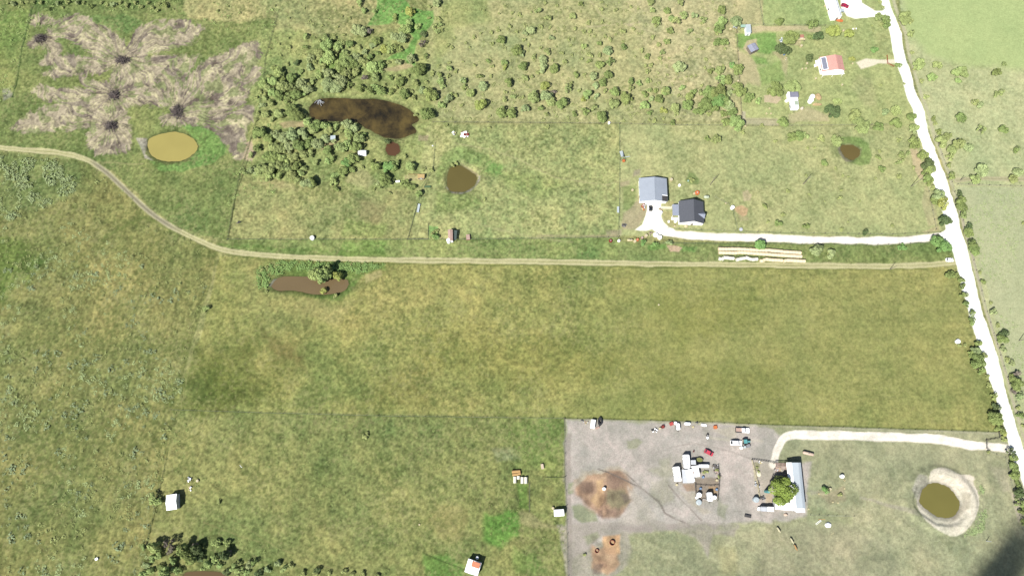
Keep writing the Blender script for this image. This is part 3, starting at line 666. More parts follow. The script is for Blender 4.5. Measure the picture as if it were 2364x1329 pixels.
TEAL = mat('teal_paint', C(104, 178, 190), .5, noise=(1., .1))
BLUE = mat('blue_plastic', C(120, 156, 206), .5, noise=(1., .1))
BLACK = mat('black_rubber', (.012, .012, .013), .7, noise=(2, .2))
GLASS = mat('vehicle_glass', (.02, .025, .03), .08, noise=(2, .1), spec=.7)
STEEL = mat('dull_steel', (.16, .16, .165), .55, metal=.3, noise=(2, .2))
DSTEEL = mat('dark_steel', (.035, .033, .032), .6, noise=(2, .3))
WOOD = mat('weathered_wood', (.13, .11, .09), .9, noise=(3, .25), bump=.4, bscale=8)
POSTM = mat('fence_wood', (.10, .085, .065), .9, noise=(3, .2))
BRUSH = mat('dead_branches', (.075, .062, .056), .95, noise=(2, .35))
TANW = mat('raw_lumber', C(206, 178, 128), .8, noise=(2, .15))
HAY = mat('net_wrapped_hay', C(266, 248, 218), .9, noise=(2.5, .1), bump=.5, bscale=6)
HAYT = mat('tan_hay', C(214, 174, 122), .9, noise=(2.5, .15), bump=.5, bscale=6)
HAYW = mat('plastic_wrapped_hay', C(262, 260, 252), .5, noise=(2.5, .08))
SAND = mat('heaped_sand', C(206, 182, 144), 1, noise=(1.2, .12), bump=.6, bscale=4)
BARK = mat('tree_bark', (.07, .055, .042), .95, noise=(4, .3))
GREENP = mat('pale_green_panel', C(190, 206, 192), .6, noise=(1., .1))
COWC = mat('cream_hide', C(232, 226, 196), .9, noise=(1.2, .1))
COWT = mat('tan_hide', C(206, 164, 116), .9, noise=(1.2, .15))
JUNKM = [W_, PINK, STEEL, CREAM, PALE, REDJ, WOOD]

# ------------------------------------------------------------ trees and shrubs
def leaves(rs, n, leaf, lobes, zlo=.2, flat=1.):
    k = rs.integers(0, len(lobes), n*2); L = np.array(lobes)[k]
    d = rs.normal(size=(n*2, 3)); d[:, 2] = np.abs(d[:, 2])*1.0-.25*rs.random(n*2); d /= np.linalg.norm(d, axis=1)[:, None]
    p = L[:, :3]+d*L[:, 3:4]*(.72+.34*rs.random((n*2, 1)))*np.array([1, 1, flat])
    keep = np.ones(n*2, bool)
    for l in lobes:
        q = p-np.array(l[:3]); q[:, 2] /= flat; keep &= (np.linalg.norm(q, axis=1) > l[3]*.68)
    keep &= p[:, 2] > zlo; p = p[keep][:n]; d = d[keep][:n]; m = len(p)
    nn = d+rs.normal(size=(m, 3))*.4+np.array([0, 0, .35]); nn /= np.linalg.norm(nn, axis=1)[:, None]
    a = np.cross(nn, rs.normal(size=(m, 3))); a /= np.linalg.norm(a, axis=1)[:, None]+1e-9; b = np.cross(nn, a)
    f_ = np.percentile(np.hypot(p[:, 0], p[:, 1]), 93); p[:, :2] /= f_; p[:, 2] *= 1.25/np.percentile(p[:, 2], 99)
    s = leaf*(.55+.8*rs.random((m, 1))); s2 = s*(.5+.5*rs.random((m, 1)))
    V = np.stack([p+a*s, p+b*s2, p-a*s*.9, p-b*s2], 1).reshape(-1, 3)
    return V, np.arange(m*4).reshape(m, 4)
def lobes_for(rs, k, spread, rl):
    out = [(0, 0, .6, .38)]; ax = .7+.3*rs.random(); th = rs.random()*3.14
    for i in range(k):
        a = rs.random()*6.283; r = spread*math.sqrt(.08+.95*rs.random()); q = rl*(.55+.75*rs.random())
        x, y = math.cos(a)*r, math.sin(a)*r*ax
        out.append((x*math.cos(th)-y*math.sin(th), x*math.sin(th)+y*math.cos(th), .34+.5*rs.random()*(1.15-r), q))
    return out
CROWNS, SPARSE, SHRUBS, TRUNKS = [], [], [], []
for s in range(10):
    rs = np.random.default_rng(100+s)
    v, f = leaves(rs, 1700, .088, lobes_for(rs, 11+s % 4, .66, .33)); CROWNS.append(raw_mesh("crown", v, f, 4))
BIG = []
for s in range(3):
    rs = np.random.default_rng(170+s)
    v, f = leaves(rs, 6500, .046, lobes_for(rs, 24, .74, .27)); BIG.append(raw_mesh('crown', v, f, 4))
for s in range(4):
    rs = np.random.default_rng(150+s)
    v, f = leaves(rs, 520, .095, lobes_for(rs, 10, .74, .24)); SPARSE.append(raw_mesh("crown", v, f, 4))
for s in range(9):
    rs = np.random.default_rng(200+s)
    v, f = leaves(rs, 380, .14, lobes_for(rs, 5+s % 4, .6, .36), .05); SHRUBS.append((v, f))
SHM = []
for v, f in SHRUBS:
    bm = bmesh.new()
    for j in range(4):
        a = j*1.7; tube(bm, [(0, 0, -.1), (math.cos(a)*.35, math.sin(a)*.35, .5)], .035, 4)
    me0 = bpy.data.meshes.new("t"); bm.to_mesh(me0); bm.free()
    bm = bmesh.new(); me1 = raw_mesh("t2", v, f, 4); bm.from_mesh(me1)
    for q in bm.faces: q.material_index = 0
    n0 = len(bm.faces); bm.from_mesh(me0); bm.faces.ensure_lookup_table()
    for q in bm.faces[n0:]: q.material_index = 1
    me = bpy.data.meshes.new("shrub"); bm.to_mesh(me); bm.free(); SHM.append(me)
for s in range(4):
    rs = random.Random(300+s); bm = bmesh.new()
    pr = Vector((0, 0, -.15)); 
    for k, (z, r) in enumerate(((.1, .085), (.3, .065), (.55, .04), (.8, .02))):
        q = Vector((rs.uniform(-.04, .04)*k, rs.uniform(-.04, .04)*k, z)); d = q-pr
        bmesh.ops.create_cone(bm, cap_ends=True, segments=8, radius1=(.1, .085, .065, .04)[k], radius2=r, depth=d.length, matrix=Matrix.Translation((pr+q)/2) @ d.to_track_quat('Z', 'Y').to_matrix().to_4x4()); pr = q
    for j in range(5):
        a = j*1.257+rs.random()*.5; b = Vector((math.cos(a)*.5, math.sin(a)*.5, .62+.2*rs.random())); st = Vector((0, 0, .22+.08*j)); d = b-st
        bmesh.ops.create_cone(bm, cap_ends=True, segments=6, radius1=.038, radius2=.012, depth=d.length, matrix=Matrix.Translation((st+b)/2) @ d.to_track_quat('Z', 'Y').to_matrix().to_4x4())
    me = bpy.data.meshes.new("trunk"); bm.to_mesh(me); bm.free(); me.materials.append(BARK); TRUNKS.append(me)
LEAF = {
 'o': mat('olive_foliage', (.186, .220, .080), .8, noise=(1.6, .28), rand=.16, spec=.15),
 'g': mat('green_foliage', (.138, .176, .056), .8, noise=(1.6, .28), rand=.14, spec=.15),
 'd': mat('dark_foliage', (.068, .094, .036), .8, noise=(1.6, .28), rand=.12, spec=.15),
 'l': mat('lime_foliage', (.200, .258, .088), .8, noise=(1.6, .25), rand=.12, spec=.15),
 'y': mat('yellow_green_foliage', (.205, .230, .062), .8, noise=(1.6, .25), rand=.08, spec=.15),
 'w': mat('grey_green_foliage', (.195, .235, .102), .8, noise=(1.6, .28), rand=.12, spec=.15),
 'p': mat('bare_grey_brown_twigs', (.130, .112, .088), .9, noise=(1.6, .3), rand=.12, spec=.1),
 'm': mat('willow_foliage', (.128, .185, .038), .8, noise=(1.6, .3), rand=.05, spec=.15),
 'b': mat('vivid_green_foliage', (.120, .200, .060), .8, noise=(1.6, .2), rand=.08, spec=.15),
}
CN = {'o': 'olive', 'g': 'green', 'd': 'dark green', 'l': 'light green', 'y': 'yellow-green', 'm': 'mid green', 'w': 'grey-green', 'p': 'bare grey-brown', 'b': 'vivid green'}
# ------------------------------------------------------------ where the trees and shrubs stand (survey lists: x, y, crown radius, foliage)
def tl(fn, s, txt):
    out = []
    for t in txt.split():
        a = t.split(','); x, y = fn([(float(a[0]), float(a[1]))])[0]
        out.append((x, y, float(a[2])/s, a[3] if len(a) > 3 else None))
    return out
TREES = []
TREES += tl(z3, 2.827, """25,20,28 10,170,22 45,135,18 30,205,22 965,30,18 735,20,14 805,40,12 515,85,12 560,97,14 690,75,22 910,110,22 750,120,22 1100,60,14 1190,68,16 1415,10,24 1430,65,20 1525,70,22,g 1455,130,26 1560,120,24 1015,150,16 1105,145,14 705,170,15 765,180,12 640,190,28,w 600,218,18 500,175,15 545,208,12,p 380,213,14 425,200,13 270,245,18 445,258,26 380,285,16 140,250,9 215,280,12 120,310,16 240,310,10,p 775,248,18,w 925,188,14 980,208,14,p 1025,205,16 1120,240,14,d 1155,258,16 1240,205,18 1190,225,10 1305,190,14,y 1435,240,14 1550,200,22 1525,270,20 1470,292,14 1240,275,12 1245,308,22 1080,288,18 980,300,22,l 1140,330,30,w 1085,360,16,w 1020,360,22 1020,400,18 885,262,12 900,298,10 805,305,8 700,312,12,p 625,298,12 595,262,14 545,330,34,g 580,350,22,w 745,340,24 660,375,18 715,390,26,w 840,348,14 905,362,10 970,388,13 860,400,18 780,395,10 585,430,28,g 465,410,20 470,440,18,y 360,400,18 385,435,14 270,430,16 105,410,14 195,405,9 110,445,24 150,470,18 40,490,22 50,545,24 100,500,18 195,530,24 200,570,22 245,605,30,l 300,500,22 325,560,28,w 380,497,13 150,625,18 90,650,32,g 60,690,24,l 20,640,24 185,690,15 310,680,34,y 470,605,14 520,592,10 465,650,18 520,632,20 490,535,28,g 605,505,22 680,480,16 715,440,30,w 700,470,18 790,445,26 730,560,28,y 645,500,14 660,635,38 740,620,34,w 765,660,30 835,670,36,g 785,600,20,p 705,705,20,g 600,710,26 740,750,18 590,635,12,p 450,735,34,g 515,740,32,g 920,745,20,g 990,730,24,g 1095,760,34,g 1050,705,20 930,488,22 990,485,12 1045,495,26,w 1090,420,26 1155,400,26,g 1140,485,26,g 1110,540,26,g 1060,560,22 955,590,14 880,575,28 895,545,16 1010,615,28,l 975,650,22,y 1070,630,20 1180,600,30,g 1265,635,36,g 1290,530,22,g 1345,545,20 1290,580,20 1185,680,30 1120,595,18 1160,660,16 1365,330,16 1400,370,20 1420,425,16 1385,430,14 1400,470,18 1495,345,18 1485,380,12 1400,525,18 1380,615,22 1410,590,18 1450,590,18 1515,590,28 1475,640,22 1425,650,18 1380,690,28,l 1415,740,18 745,830,14,d 755,1003,8 655,993,6 1075,1060,6 935,873,6 80,820,12,d 335,1300,12,d 1410,785,12 1440,795,10 1505,775,12 370,760,10 560,640,9 640,80,9 330,70,9 430,90,8 60,75,8 310,220,9 455,300,7 1320,370,8 1340,60,10 1290,45,12 1100,15,12 1130,40,8""")
TREES += tl(z4, 4.027, """295,20,38 160,105,32,g 25,100,26 15,20,24 310,140,36 410,150,32 60,190,40,l 60,245,20 240,200,40 200,170,24 190,290,28,g 375,290,28 30,350,22 165,390,26 80,420,22 375,450,22 490,450,18 445,370,20 120,490,18 95,545,20 525,550,20 670,85,40 495,185,30 480,215,18 660,200,52 655,260,46,g 630,310,22,g 805,195,50 630,388,40,g 690,388,38,g 1205,198,38,g 1520,205,54,g 1310,350,60,g 1225,455,50,d 1275,455,42,d 1490,540,36,d 1710,285,56,y 1565,330,48,d 1490,350,32 15,605,22 275,625,52,w 515,630,16 565,670,32,g 650,655,40 680,620,20 775,615,32,b 825,640,46,g 650,745,52,l 715,745,48,g 485,795,18 300,815,28,l 235,740,10 340,715,10 385,715,16,p 145,840,40 60,840,22 10,840,18 265,890,20 90,920,36 15,930,26,l 365,890,38 410,850,30 470,870,34 565,860,60,g 640,860,70,g 640,930,60,b 700,940,60,g 740,980,44,w 745,860,34,w 830,830,62,g 925,905,46,g 1010,940,30,l 1175,830,66,g 1115,850,30,g 1330,800,58 1385,810,20 1700,1030,64,d 1750,940,30 515,975,60,g 450,1030,44,g 350,975,46,g 240,990,40 130,1030,32,y 240,1055,28 600,1010,36,g 630,990,16 40,1120,20 215,1140,30,g 710,1125,40,g 810,1140,66,l 690,1060,34,g 770,1040,40,g 550,1060,24 1235,1140,46,g 1045,1170,22,d 860,1230,24 1330,1270,44 1390,1262,40 535,1290,26 620,1290,40 1440,1265,34 1600,1280,34 1750,1300,50 440,1225,12 375,1215,12 330,490,10 320,600,10 560,600,10 700,455,14 90,770,14 10,750,16 170,700,10 430,700,12""")
TREES += tl(z5, 3.165, """475,15,16 500,60,16 470,120,30 525,145,30,g 530,190,26,g 490,185,16 665,130,54,o 640,110,30 700,160,26 705,255,32,w 715,385,18 770,465,46,w 745,500,26,w 900,475,36,o 860,565,36 782,595,22 815,705,24 1055,520,44,w 1095,525,44,w 1055,590,28 1335,525,38 1390,470,24,w 1330,690,30 1365,680,28 1175,745,30 1210,765,32 1075,855,40 1225,940,38 1385,945,34 1475,1100,32,g 1230,1240,50 1495,1255,36 1455,1305,36 1180,1310,40,w 1010,1290,34,g 975,1210,26 985,1145,30,w 1010,1090,40,w 930,1030,50,w 975,995,36 1060,1040,50 1130,1070,40 905,960,30,g 870,865,26 880,900,20 715,850,34,g 655,615,14 610,480,26,g 600,905,44,g 605,805,40 515,820,28 475,925,34 375,930,44 340,905,50 285,840,44 170,740,28 440,365,26,b 275,430,24,y 255,250,32,y 615,1020,22 640,1150,34,w 630,1130,30 680,1120,24 620,1190,28 465,1150,22 480,1110,12 490,1235,24,g 75,1195,22,g 155,1230,14 210,1285,12 725,1225,16 620,1290,22 745,1030,50,g 735,1060,40,g 735,930,34,w 720,960,30 800,1130,40,g 830,1190,50,d 850,1230,40,g 820,1270,36,g 835,1310,36,g 420,190,8,d 180,375,12,g 485,620,10 250,1290,9 430,230,7""")
TREES += tl(z7, 3.322, """1310,400,36,g 1340,440,24,g 1395,500,50,w 1360,540,36,g 1430,570,60,y 1440,700,46,d 1540,490,26,d 1550,540,40,g 1565,590,40,g 1575,650,34,o 1610,745,34,d 1625,785,38,g 1640,860,34,d 1650,880,36,g 1665,920,42,g 1370,850,46,b 1430,900,56,b 1390,830,30,d 1110,895,34,b 820,790,26,d 1030,735,18 640,765,18,g 370,745,26,g 160,715,28,g 190,645,20 50,585,22,g 230,470,16,g 395,495,12,g 630,520,18 640,460,12 450,920,44,w 560,945,36,w 20,870,40,b 2035,715,18,d 510,255,24,g 945,297,24,g 1085,355,22,w 650,350,10 370,350,12 1190,290,16 435,135,12 380,140,14 130,90,16 75,705,14 540,950,20 280,320,8 780,545,10 510,545,7 900,370,10 690,705,8 930,160,10""")
TREES += tl(lambda p: Z(2140, 600, 3.322, p), 3.322, """180,110,40,g 225,120,30,g 260,150,28,g 270,200,30,g 285,270,32,g 300,340,30,g 340,410,34,g 345,470,34,g 385,640,36,g 375,700,40,w 340,720,30,g 400,770,56,g 390,800,34,y 410,830,44,g 440,730,28 460,890,20,g 470,960,24,g 510,1040,28,g 525,1130,34,d 535,1210,52,g 545,1290,30,g 575,1310,30,g 405,100,18 425,165,26,g 490,330,16,w 505,400,30,w 545,500,22,p 590,560,36,d 585,610,44,g 580,680,30 615,765,24,w 650,790,26,w 690,870,30,p 655,905,36,g 680,950,50,g 665,1010,28,p 710,1050,34 700,1130,22,p 715,1190,32,g 740,1270,20 250,655,18,g 290,655,18,g""")
TREES += tl(zr, 3.6, """1155,30,50,g 1210,140,30,y 1215,190,28,y 1280,300,42,d 1295,350,40,g 1300,420,42,g 1310,490,44,g 1330,560,36,g 1345,640,44,d 1350,720,44,g 1370,800,36,g 1383,880,30,g""")
TREES += tl(z2, 2.828, """790,70,24 865,75,22 770,20,26 1095,70,36,y 1000,110,26,g 1270,20,30 1220,45,16 1090,150,30 1060,190,40 1140,170,28,l 1180,225,26,d 740,190,36,w 775,205,40,w 830,205,26,p 1000,235,40,w 1035,245,40,w 870,265,34 850,300,26 930,320,34,y 955,320,34,l 1000,310,28 1030,320,24 1175,280,30,p 1340,300,16 410,240,26 300,310,20 410,310,22 180,322,10 240,290,12 545,290,44 540,240,26 570,275,18 620,300,36,l 650,285,24 740,380,34 700,290,30 600,250,20 560,370,44,l 500,350,36 440,380,30 355,410,24,d 440,440,28 300,120,10 520,170,12 405,55,10 210,40,12 440,140,12 715,50,8 830,125,10 670,400,50,l 630,430,46 720,420,36 790,400,36 850,430,46 900,420,34,g 900,465,26 870,500,30 800,510,26,p 740,470,30 680,480,40 560,470,40 520,440,30 490,490,30 320,505,34,g 240,470,36 200,520,40,l 260,560,44 170,570,34 130,540,30 190,600,30 330,570,36 380,540,36,w 420,580,36,w 350,620,36 300,640,40 240,620,36 460,530,26 555,550,50,w 600,560,50,w 640,530,46,w 190,680,28 150,740,30 130,690,24 315,720,48,g 345,745,50,g 240,740,36 200,780,24 700,560,24,g 770,570,30,g 830,590,34,g 900,590,34,g 860,570,26 970,600,26,g 1060,610,36,g 1030,590,20 960,510,26 1030,530,34,g 1010,510,26 1130,540,28 1150,450,50,g 1180,460,26,d 1240,470,18 1240,490,16 1105,380,34,w 1020,410,26,w 1195,370,26,g 1210,610,46,g 1240,620,40,g 1180,590,30 1120,640,22 1290,520,30,l 1310,560,26 1340,640,36 1360,620,22,l 1300,690,28,l 1390,620,16 1430,690,14 1440,530,24 1450,570,22 1500,620,24 1200,740,46,g 1230,760,30,g 1330,820,14,g
110,870,46,g 140,860,24,d 100,970,30,g 60,1010,24 170,900,36 220,880,40,w 270,900,44,w 330,880,46,w 390,870,46,w 450,850,40 430,800,36,l 480,820,40 540,820,36 560,850,34 610,830,30,l 680,800,36,w 720,830,36,w 690,870,34 640,860,20,p 540,910,36,w 490,940,40,w 430,930,44 370,950,46,g 310,960,44,w 250,970,40 200,960,36 160,1010,34,g 210,1020,40,g 270,1030,40 330,1020,40 390,1010,36 450,1000,30 350,1080,36,g 290,1090,40 230,1080,36 180,1100,44 120,1110,36 60,1110,36 20,1130,30 170,1150,40,l 240,1150,30 320,1140,34 380,1130,30 420,1190,44,w 455,1185,40,g 360,1170,28 400,1100,26 480,1060,24 560,980,34,g 600,920,24 560,1050,26 590,1040,26,g 640,960,40 690,940,46 740,960,40 760,900,40 790,880,26,g 720,1040,44,g 680,1060,36,b 660,1120,40 610,1140,30 710,1110,30,g 590,1190,30 610,1230,26,g 780,1090,18,p 870,1080,36,g 840,1060,22 955,1090,40,b 990,1085,34,g 1010,1070,24 1100,1080,34 1060,1020,18,g 1180,1110,18,g 1235,1110,20,g 930,1170,50,g 890,1190,30 1060,1200,30 1110,1220,30,g 1150,1270,30,g 900,1220,26 860,1235,14,d 960,1260,16 945,925,24,d 1130,750,16
120,600,20 150,640,22 90,640,16 100,740,20 170,500,18 200,440,18 600,500,26 640,460,24 690,440,26 760,430,24 830,380,26 880,350,24 800,340,24 760,310,22 670,340,26 610,350,26 520,400,24 470,410,20 380,470,22 290,420,18 260,520,24 300,560,24 400,620,24 440,560,22 1280,430,14 1200,540,18 1100,600,18 1000,570,20 930,560,16 1080,500,18 950,410,18 500,270,14 470,250,12 590,230,12 620,180,12 700,120,12 650,110,10 660,230,14 300,250,10 250,360,12 1290,160,22 1270,120,18 1300,200,18 1250,190,14 1215,120,16 1330,90,10""")
TREES += tl(z1, 3.164, """60,20,24 100,30,30,w 160,20,24 200,15,24 240,20,26 300,20,26 345,70,34,g 420,30,34 460,55,20 490,15,30 560,20,32,w 610,25,26 660,45,34,g 740,20,24 780,40,24 830,35,34 880,20,24 930,40,30 990,20,26 1030,50,28 1080,20,24 1110,60,26 1205,40,34,g 1160,30,24 1150,80,24 1270,70,14 1590,80,14 1665,50,12 1750,95,12 1690,105,8 1900,970,40,g 1880,1090,28,g 1830,1240,34 1900,1230,44 1980,740,24,g 1940,690,20 2000,500,24,g 1930,820,18 1870,880,16 1960,1000,22 1420,15,8,d 1380,25,7 1560,20,9""")
TREES += tl(z8, 3.813, """1050,1080,22,y 1900,530,24,b 1930,550,28,b 1900,570,22,b 1940,510,20,b 400,850,20,g 440,830,16,g 380,900,18,g 540,805,14,g 1180,800,14,g 440,1040,14,g""")
zb = lambda p: Z(320, 1080, 5.337, p)
TREES += tl(zb, 5.337, """190,370,70,l 240,420,50,l 190,960,65,l 250,1060,50,l 370,930,60,p 400,1020,50,p 540,1010,70,g 600,1070,60,g 640,1140,64,g 700,1000,56,d 760,1090,55,d 700,960,40,p 960,930,55,l 1090,925,45,l 1050,1080,60,d 1100,1060,50,p 930,1120,45,l 180,1120,50,l 60,970,40,l 100,1190,45,w 270,1220,46,g 420,1150,55,l 330,1290,66,l 450,1250,50,l 500,1270,45,g 870,1190,55,l 1000,1190,40 1180,1230,50,l 1250,1260,56,l 1090,1290,50,d 1350,1190,50,w 1430,1160,45,g 1480,1290,45,d 1590,1250,40,w 990,410,28,l 1230,1180,40 800,1230,40,l 1330,1290,40,l 60,1290,50,l 150,1260,45,l""")
TREES += [(x, y, r, c) for x, y, r, c in ((640,1300,8,'w'),(655,1312,8,'o'),(672,1305,7,'w'),(700,1322,7,'l'),(733,1316,8,'d'),(728,1324,7,'g'),(760,1322,6,'o'),(795,1318,7,'w'),(812,1325,7,'g'),(838,1324,7,'w'),(870,1328,6,'g'),(842,1008,6.5,'l'),(848,1001,5,'g'),(416,653,4,'d'),(476,712,7,'l'),(470,716,5,'w'),(1350,1279,4,'d'),(1811,1134,27,'m'),(1796,1112,13,'g'),(726,631,13,'l'),(742,637,15,'l'),(755,627,13,'l'),(780,637,10,'y'),(746,673,8,'y'),(1904,1130,8.5,'b'),(1939,1141,5,'y'),(1596,416,6,'b'),(1612,473,4,'g'),(1750,562,7,'b'),(1567,478,3.5,'g'),(1485,560,7,'b'),(1512,565,8,'b'),(1545,560,7,'w'),(1466,553,4,'g'),(1045,381,6,'y'),(1054,376,6,'d'),(2282,1042,5,'g'),(1625,1089,4,'b'),(1632,1089,4,'b'),(1655,1085,4,'p'),(1660,1100,4,'p'),(1748,1078,3,'o'),(1751,1088,3,'o'),(1130,295,4,'o'))]

# landmarks used to tell trees apart in words
LMK = {'the yellow pond': (397,338), "the leftmost brush heap": (93,85), 'the uppermost brush heap': (280,137), "the middle brush heap": (262,218), "the leaning brush heap": (405,258),
 "the dark pond's left end": (725,245), "the dark pond's right end": (955,275), 'the small brown pool': (907,345), 'the white tent in the wood': (836,352), "the tiny shed in the wood": (768,318),
 'the bright green swale': (925,60), 'the olive pond': (1065,412), "the pink junk heap": (1073,311), 'the pond beside the lane': (715,655), 'the pink-roofed shed': (1040,542),
 "the pasture fence's left end": (1010,284), "the pasture fence's middle": (1200,284), "the pasture fence's corner": (1430,286), "the pale trails of the pasture": (1460,57),
 'the blue-grey roofed house': (1510,436), 'the charcoal-roofed house': (1590,490), "the long bale rows": (1755,582), "the askew grey shed": (1738,111), 'the pale blue shed': (1728,65),
 "the red-roofed shed": (1848,85), 'the terracotta-roofed house': (1922,150), "the slate-roofed outbuilding": (1832,230), 'the pair of white tanks': (1875,225), 'the white mobile home': (1928,15),
 'the red pipe gate': (2050,143), 'the small brown pond': (1963,350), "the homestead's lower left corner": (1714,276), "the road's top end": (2060,40), "the pasture lane": (2290,413),
 "the gravel driveway's mouth": (2190,545), "the two-track lane's mouth": (2205,605), "the white meadow barrel": (2213,787), 'the yard gate': (2276,1025), 'the round pond': (2170,1155),
 "the L-shaped barn": (1842,1115), 'the white caravans': (1585,1090), "the leaning white shed": (396,1158), 'the orange and white shed': (1092,1308), "the bottom-edge pool": (470,1325),
 "the wood's left edge": (600,210), "the wood's lower left corner": (590,400), "the grey-green tree above the dark pond": (765,195), "the gravel road's bend": (2165,400), "the right-edge utility pole": (2355,770),
 "the top left fence": (75,20), "the wood's lower edge": (715,420), "the small tan shed": (970,408), 'the road above the yard gate': (2330,930), "the pasture below the wood": (760,450)}
LK = list(LMK.items())
info = []
for x, y, r, c in TREES:
    if not (-30 < x < 2394 and -30 < y < 1359): continue
    rw = r*mpp(x, y)*1.04*(.62 if x < 470 and y < 45 else .84 if x < 1100 and y < 460 else .84 if x > 2060 and y < 440 else .88 if x > 2060 else 1)
    if c == 'w' and x > 2050 and y < 440: c = 'o'
    if c is None:
        t = random.random()
        if y < 300 and x > 1050: c = 'o' if t < .52 else 'g' if t < .84 else 'w' if t < .94 else 'l'
        elif x > 2050: c = 'o' if t < .6 else 'w'
        else: c = 'o' if t < .42 else 'l' if t < .66 else 'w' if t < .78 else 'g'
    info.append([x, y, rw, c])
info.sort(key=lambda t: -t[2])
ntree = min(300, sum(1 for t in info if t[2] >= 1.95))
rs_ = random.Random(5)
labels = {}; used = {}
def describe(t, kind):
    x, y, rw, c = t
    nm, (ax, ay) = min(LK, key=lambda k: (k[1][0]-x)**2+(k[1][1]-y)**2)
    dx, dy = x-ax, y-ay; d = math.hypot(dx, dy); a = math.degrees(math.atan2(-dy, dx)) % 360
    w8 = ['right of', 'upper right of', 'above', 'upper left of', 'left of', 'lower left of', 'below', 'lower right of'][int((a+22.5)//45) % 8]
    sz = 'huge' if rw > 4 else 'large' if rw > 3 else 'medium' if rw > 2.2 else 'small' if rw > 1.4 else 'tiny'
    return sz, CN[c], kind, w8, nm, d
for i, t in enumerate(info):
    kind = 'tree' if i < ntree else 'shrub'
    D = describe(t, kind); labels.setdefault(D[:5], []).append((D[5], i))
LAB = {}
ORD = {2: ['nearer one', 'farther one'], 3: ['nearest one', 'middle one', 'farthest one']}
for k, v in labels.items():
    v.sort(); sz, cn, kind, w8, nm = k
    base = f"{sz} {cn} {kind} {w8} {nm}"
    for j, (d, i) in enumerate(v):
        if len(v) == 1: LAB[i] = (base, None)
        elif len(v) in ORD: LAB[i] = (f"{sz} {cn} {kind} {w8} {nm}, {ORD[len(v)][j]}", None)
        else: LAB[i] = (base, f"{sz} {cn} {kind}s {w8} {nm}")
stuffV = {}; nstuff = 0
def tall(x, y): return 1.6 if (y > 1150 and x < 620) or (x-745)**2+(y-635)**2 < 2500 else 1.0
for i, (x, y, rw, c) in enumerate(info):
    if i < ntree:
        hf = 1.15+rs_.random()*.3; h = rw*hf*1.2*tall(x, y)
        if c in 'p': hf *= .9
        p = P(x, y, h*.62); e = empty('tree', (p.x, p.y, -.05), rs_.random()*6.28, LAB[i][0], 'tree', LAB[i][1] or 'trees and bushes of the pastures')
        e.scale = (rw*1.06, rw*1.06*(.88+.2*rs_.random()), rw*hf*tall(x, y))
        me = (SPARSE if (c == 'p' or rs_.random() < .10 and rw < 3.4) else BIG if rw > 3.1 else CROWNS); me = me[rs_.randrange(len(me))]
        if not me.materials: me.materials.append(LEAF['o'])
        o = bpy.data.objects.new('crown', me); COL.objects.link(o); o.parent = e
        o.material_slots[0].link = 'OBJECT'; o.material_slots[0].material = LEAF[c]
        o = bpy.data.objects.new('trunk', TRUNKS[rs_.randrange(4)]); COL.objects.link(o); o.parent = e
    elif i < ntree+300:
        h = rw*1.25; p = P(x, y, h*.5); me = SHM[rs_.randrange(len(SHM))]
        if not me.materials: me.materials.append(LEAF['o']); me.materials.append(BARK)
        o = bpy.data.objects.new('shrub', me); COL.objects.link(o); o.location = (p.x, p.y, -.05); o.rotation_euler.z = rs_.random()*6.28
        o.scale = (rw, rw*(.85+.3*rs_.random()), rw*(1.0+.35*rs_.random()))
        o.material_slots[0].link = 'OBJECT'; o.material_slots[0].material = LEAF[c]; tag(o, LAB[i][0], 'shrub', LAB[i][1] or 'shrubs scattered over the pastures')
    else:
        p = P(x, y, rw*.5); v, f = SHRUBS[rs_.randrange(len(SHRUBS))]; a = rs_.random()*6.28; q = v.copy()*rw
        q = np.stack([q[:, 0]*math.cos(a)-q[:, 1]*math.sin(a)+p.x, q[:, 0]*math.sin(a)+q[:, 1]*math.cos(a)+p.y, q[:, 2]], 1)
        stuffV.setdefault('s', []).append(q); nstuff += 1
print("TREES", ntree, "of", len(info), "stuff shrubs", nstuff)

# ground cover nobody could count: small brush and weeds of the rough pastures
def inpoly(x, y, pts):
    return poly_sd(np.array([x], np.float32), np.array([y], np.float32), pts)[0] < 0
def weeds(name, label, cat, m, n, region, size, leafn, leaf, clump, seed, extra=None, h=.6):
    rs = np.random.default_rng(seed); pts = np.array(region); lo = pts.min(0); hi = pts.max(0)
    xs = lo[0]+(hi[0]-lo[0])*rs.random(n*3); ys = lo[1]+(hi[1]-lo[1])*rs.random(n*3)
    k = fbm(xs/40., ys/40., clump[0], 3, seed % 9) ; ok = (poly_sd(xs.astype(np.float32), ys.astype(np.float32), region) < 0) & (k > clump[1]+.08*rs.random(n*3))
    xs = xs[ok][:n]; ys = ys[ok][:n]; VV = list(extra or []); protos = []
    for s in range(5):
        r2 = np.random.default_rng(seed+s); protos.append(leaves(r2, leafn, leaf, [(0, 0, .1, .55), (.4, .2, .1, .4), (-.35, .25, .1, .4), (0, -.4, .1, .4)], 0, h)[0])
    for x, y in zip(xs, ys):
        p = P(x, y); s = size*(.45+rs.random()**2*1.3); v = protos[rs.integers(5)]*np.array([s*.8, s*.8, s*.45*h]); a = rs.random()*6.28
        VV.append(np.stack([v[:, 0]*math.cos(a)-v[:, 1]*math.sin(a)+p.x, v[:, 0]*math.sin(a)+v[:, 1]*math.cos(a)+p.y, v[:, 2]], 1))
    if not VV: return
    A = np.concatenate(VV); me = raw_mesh(name, A, np.arange(len(A)).reshape(-1, 4), 4); me.materials.append(m)
    o = bpy.data.objects.new(name, me); COL.objects.link(o); tag(o, label, cat, kind='stuff')
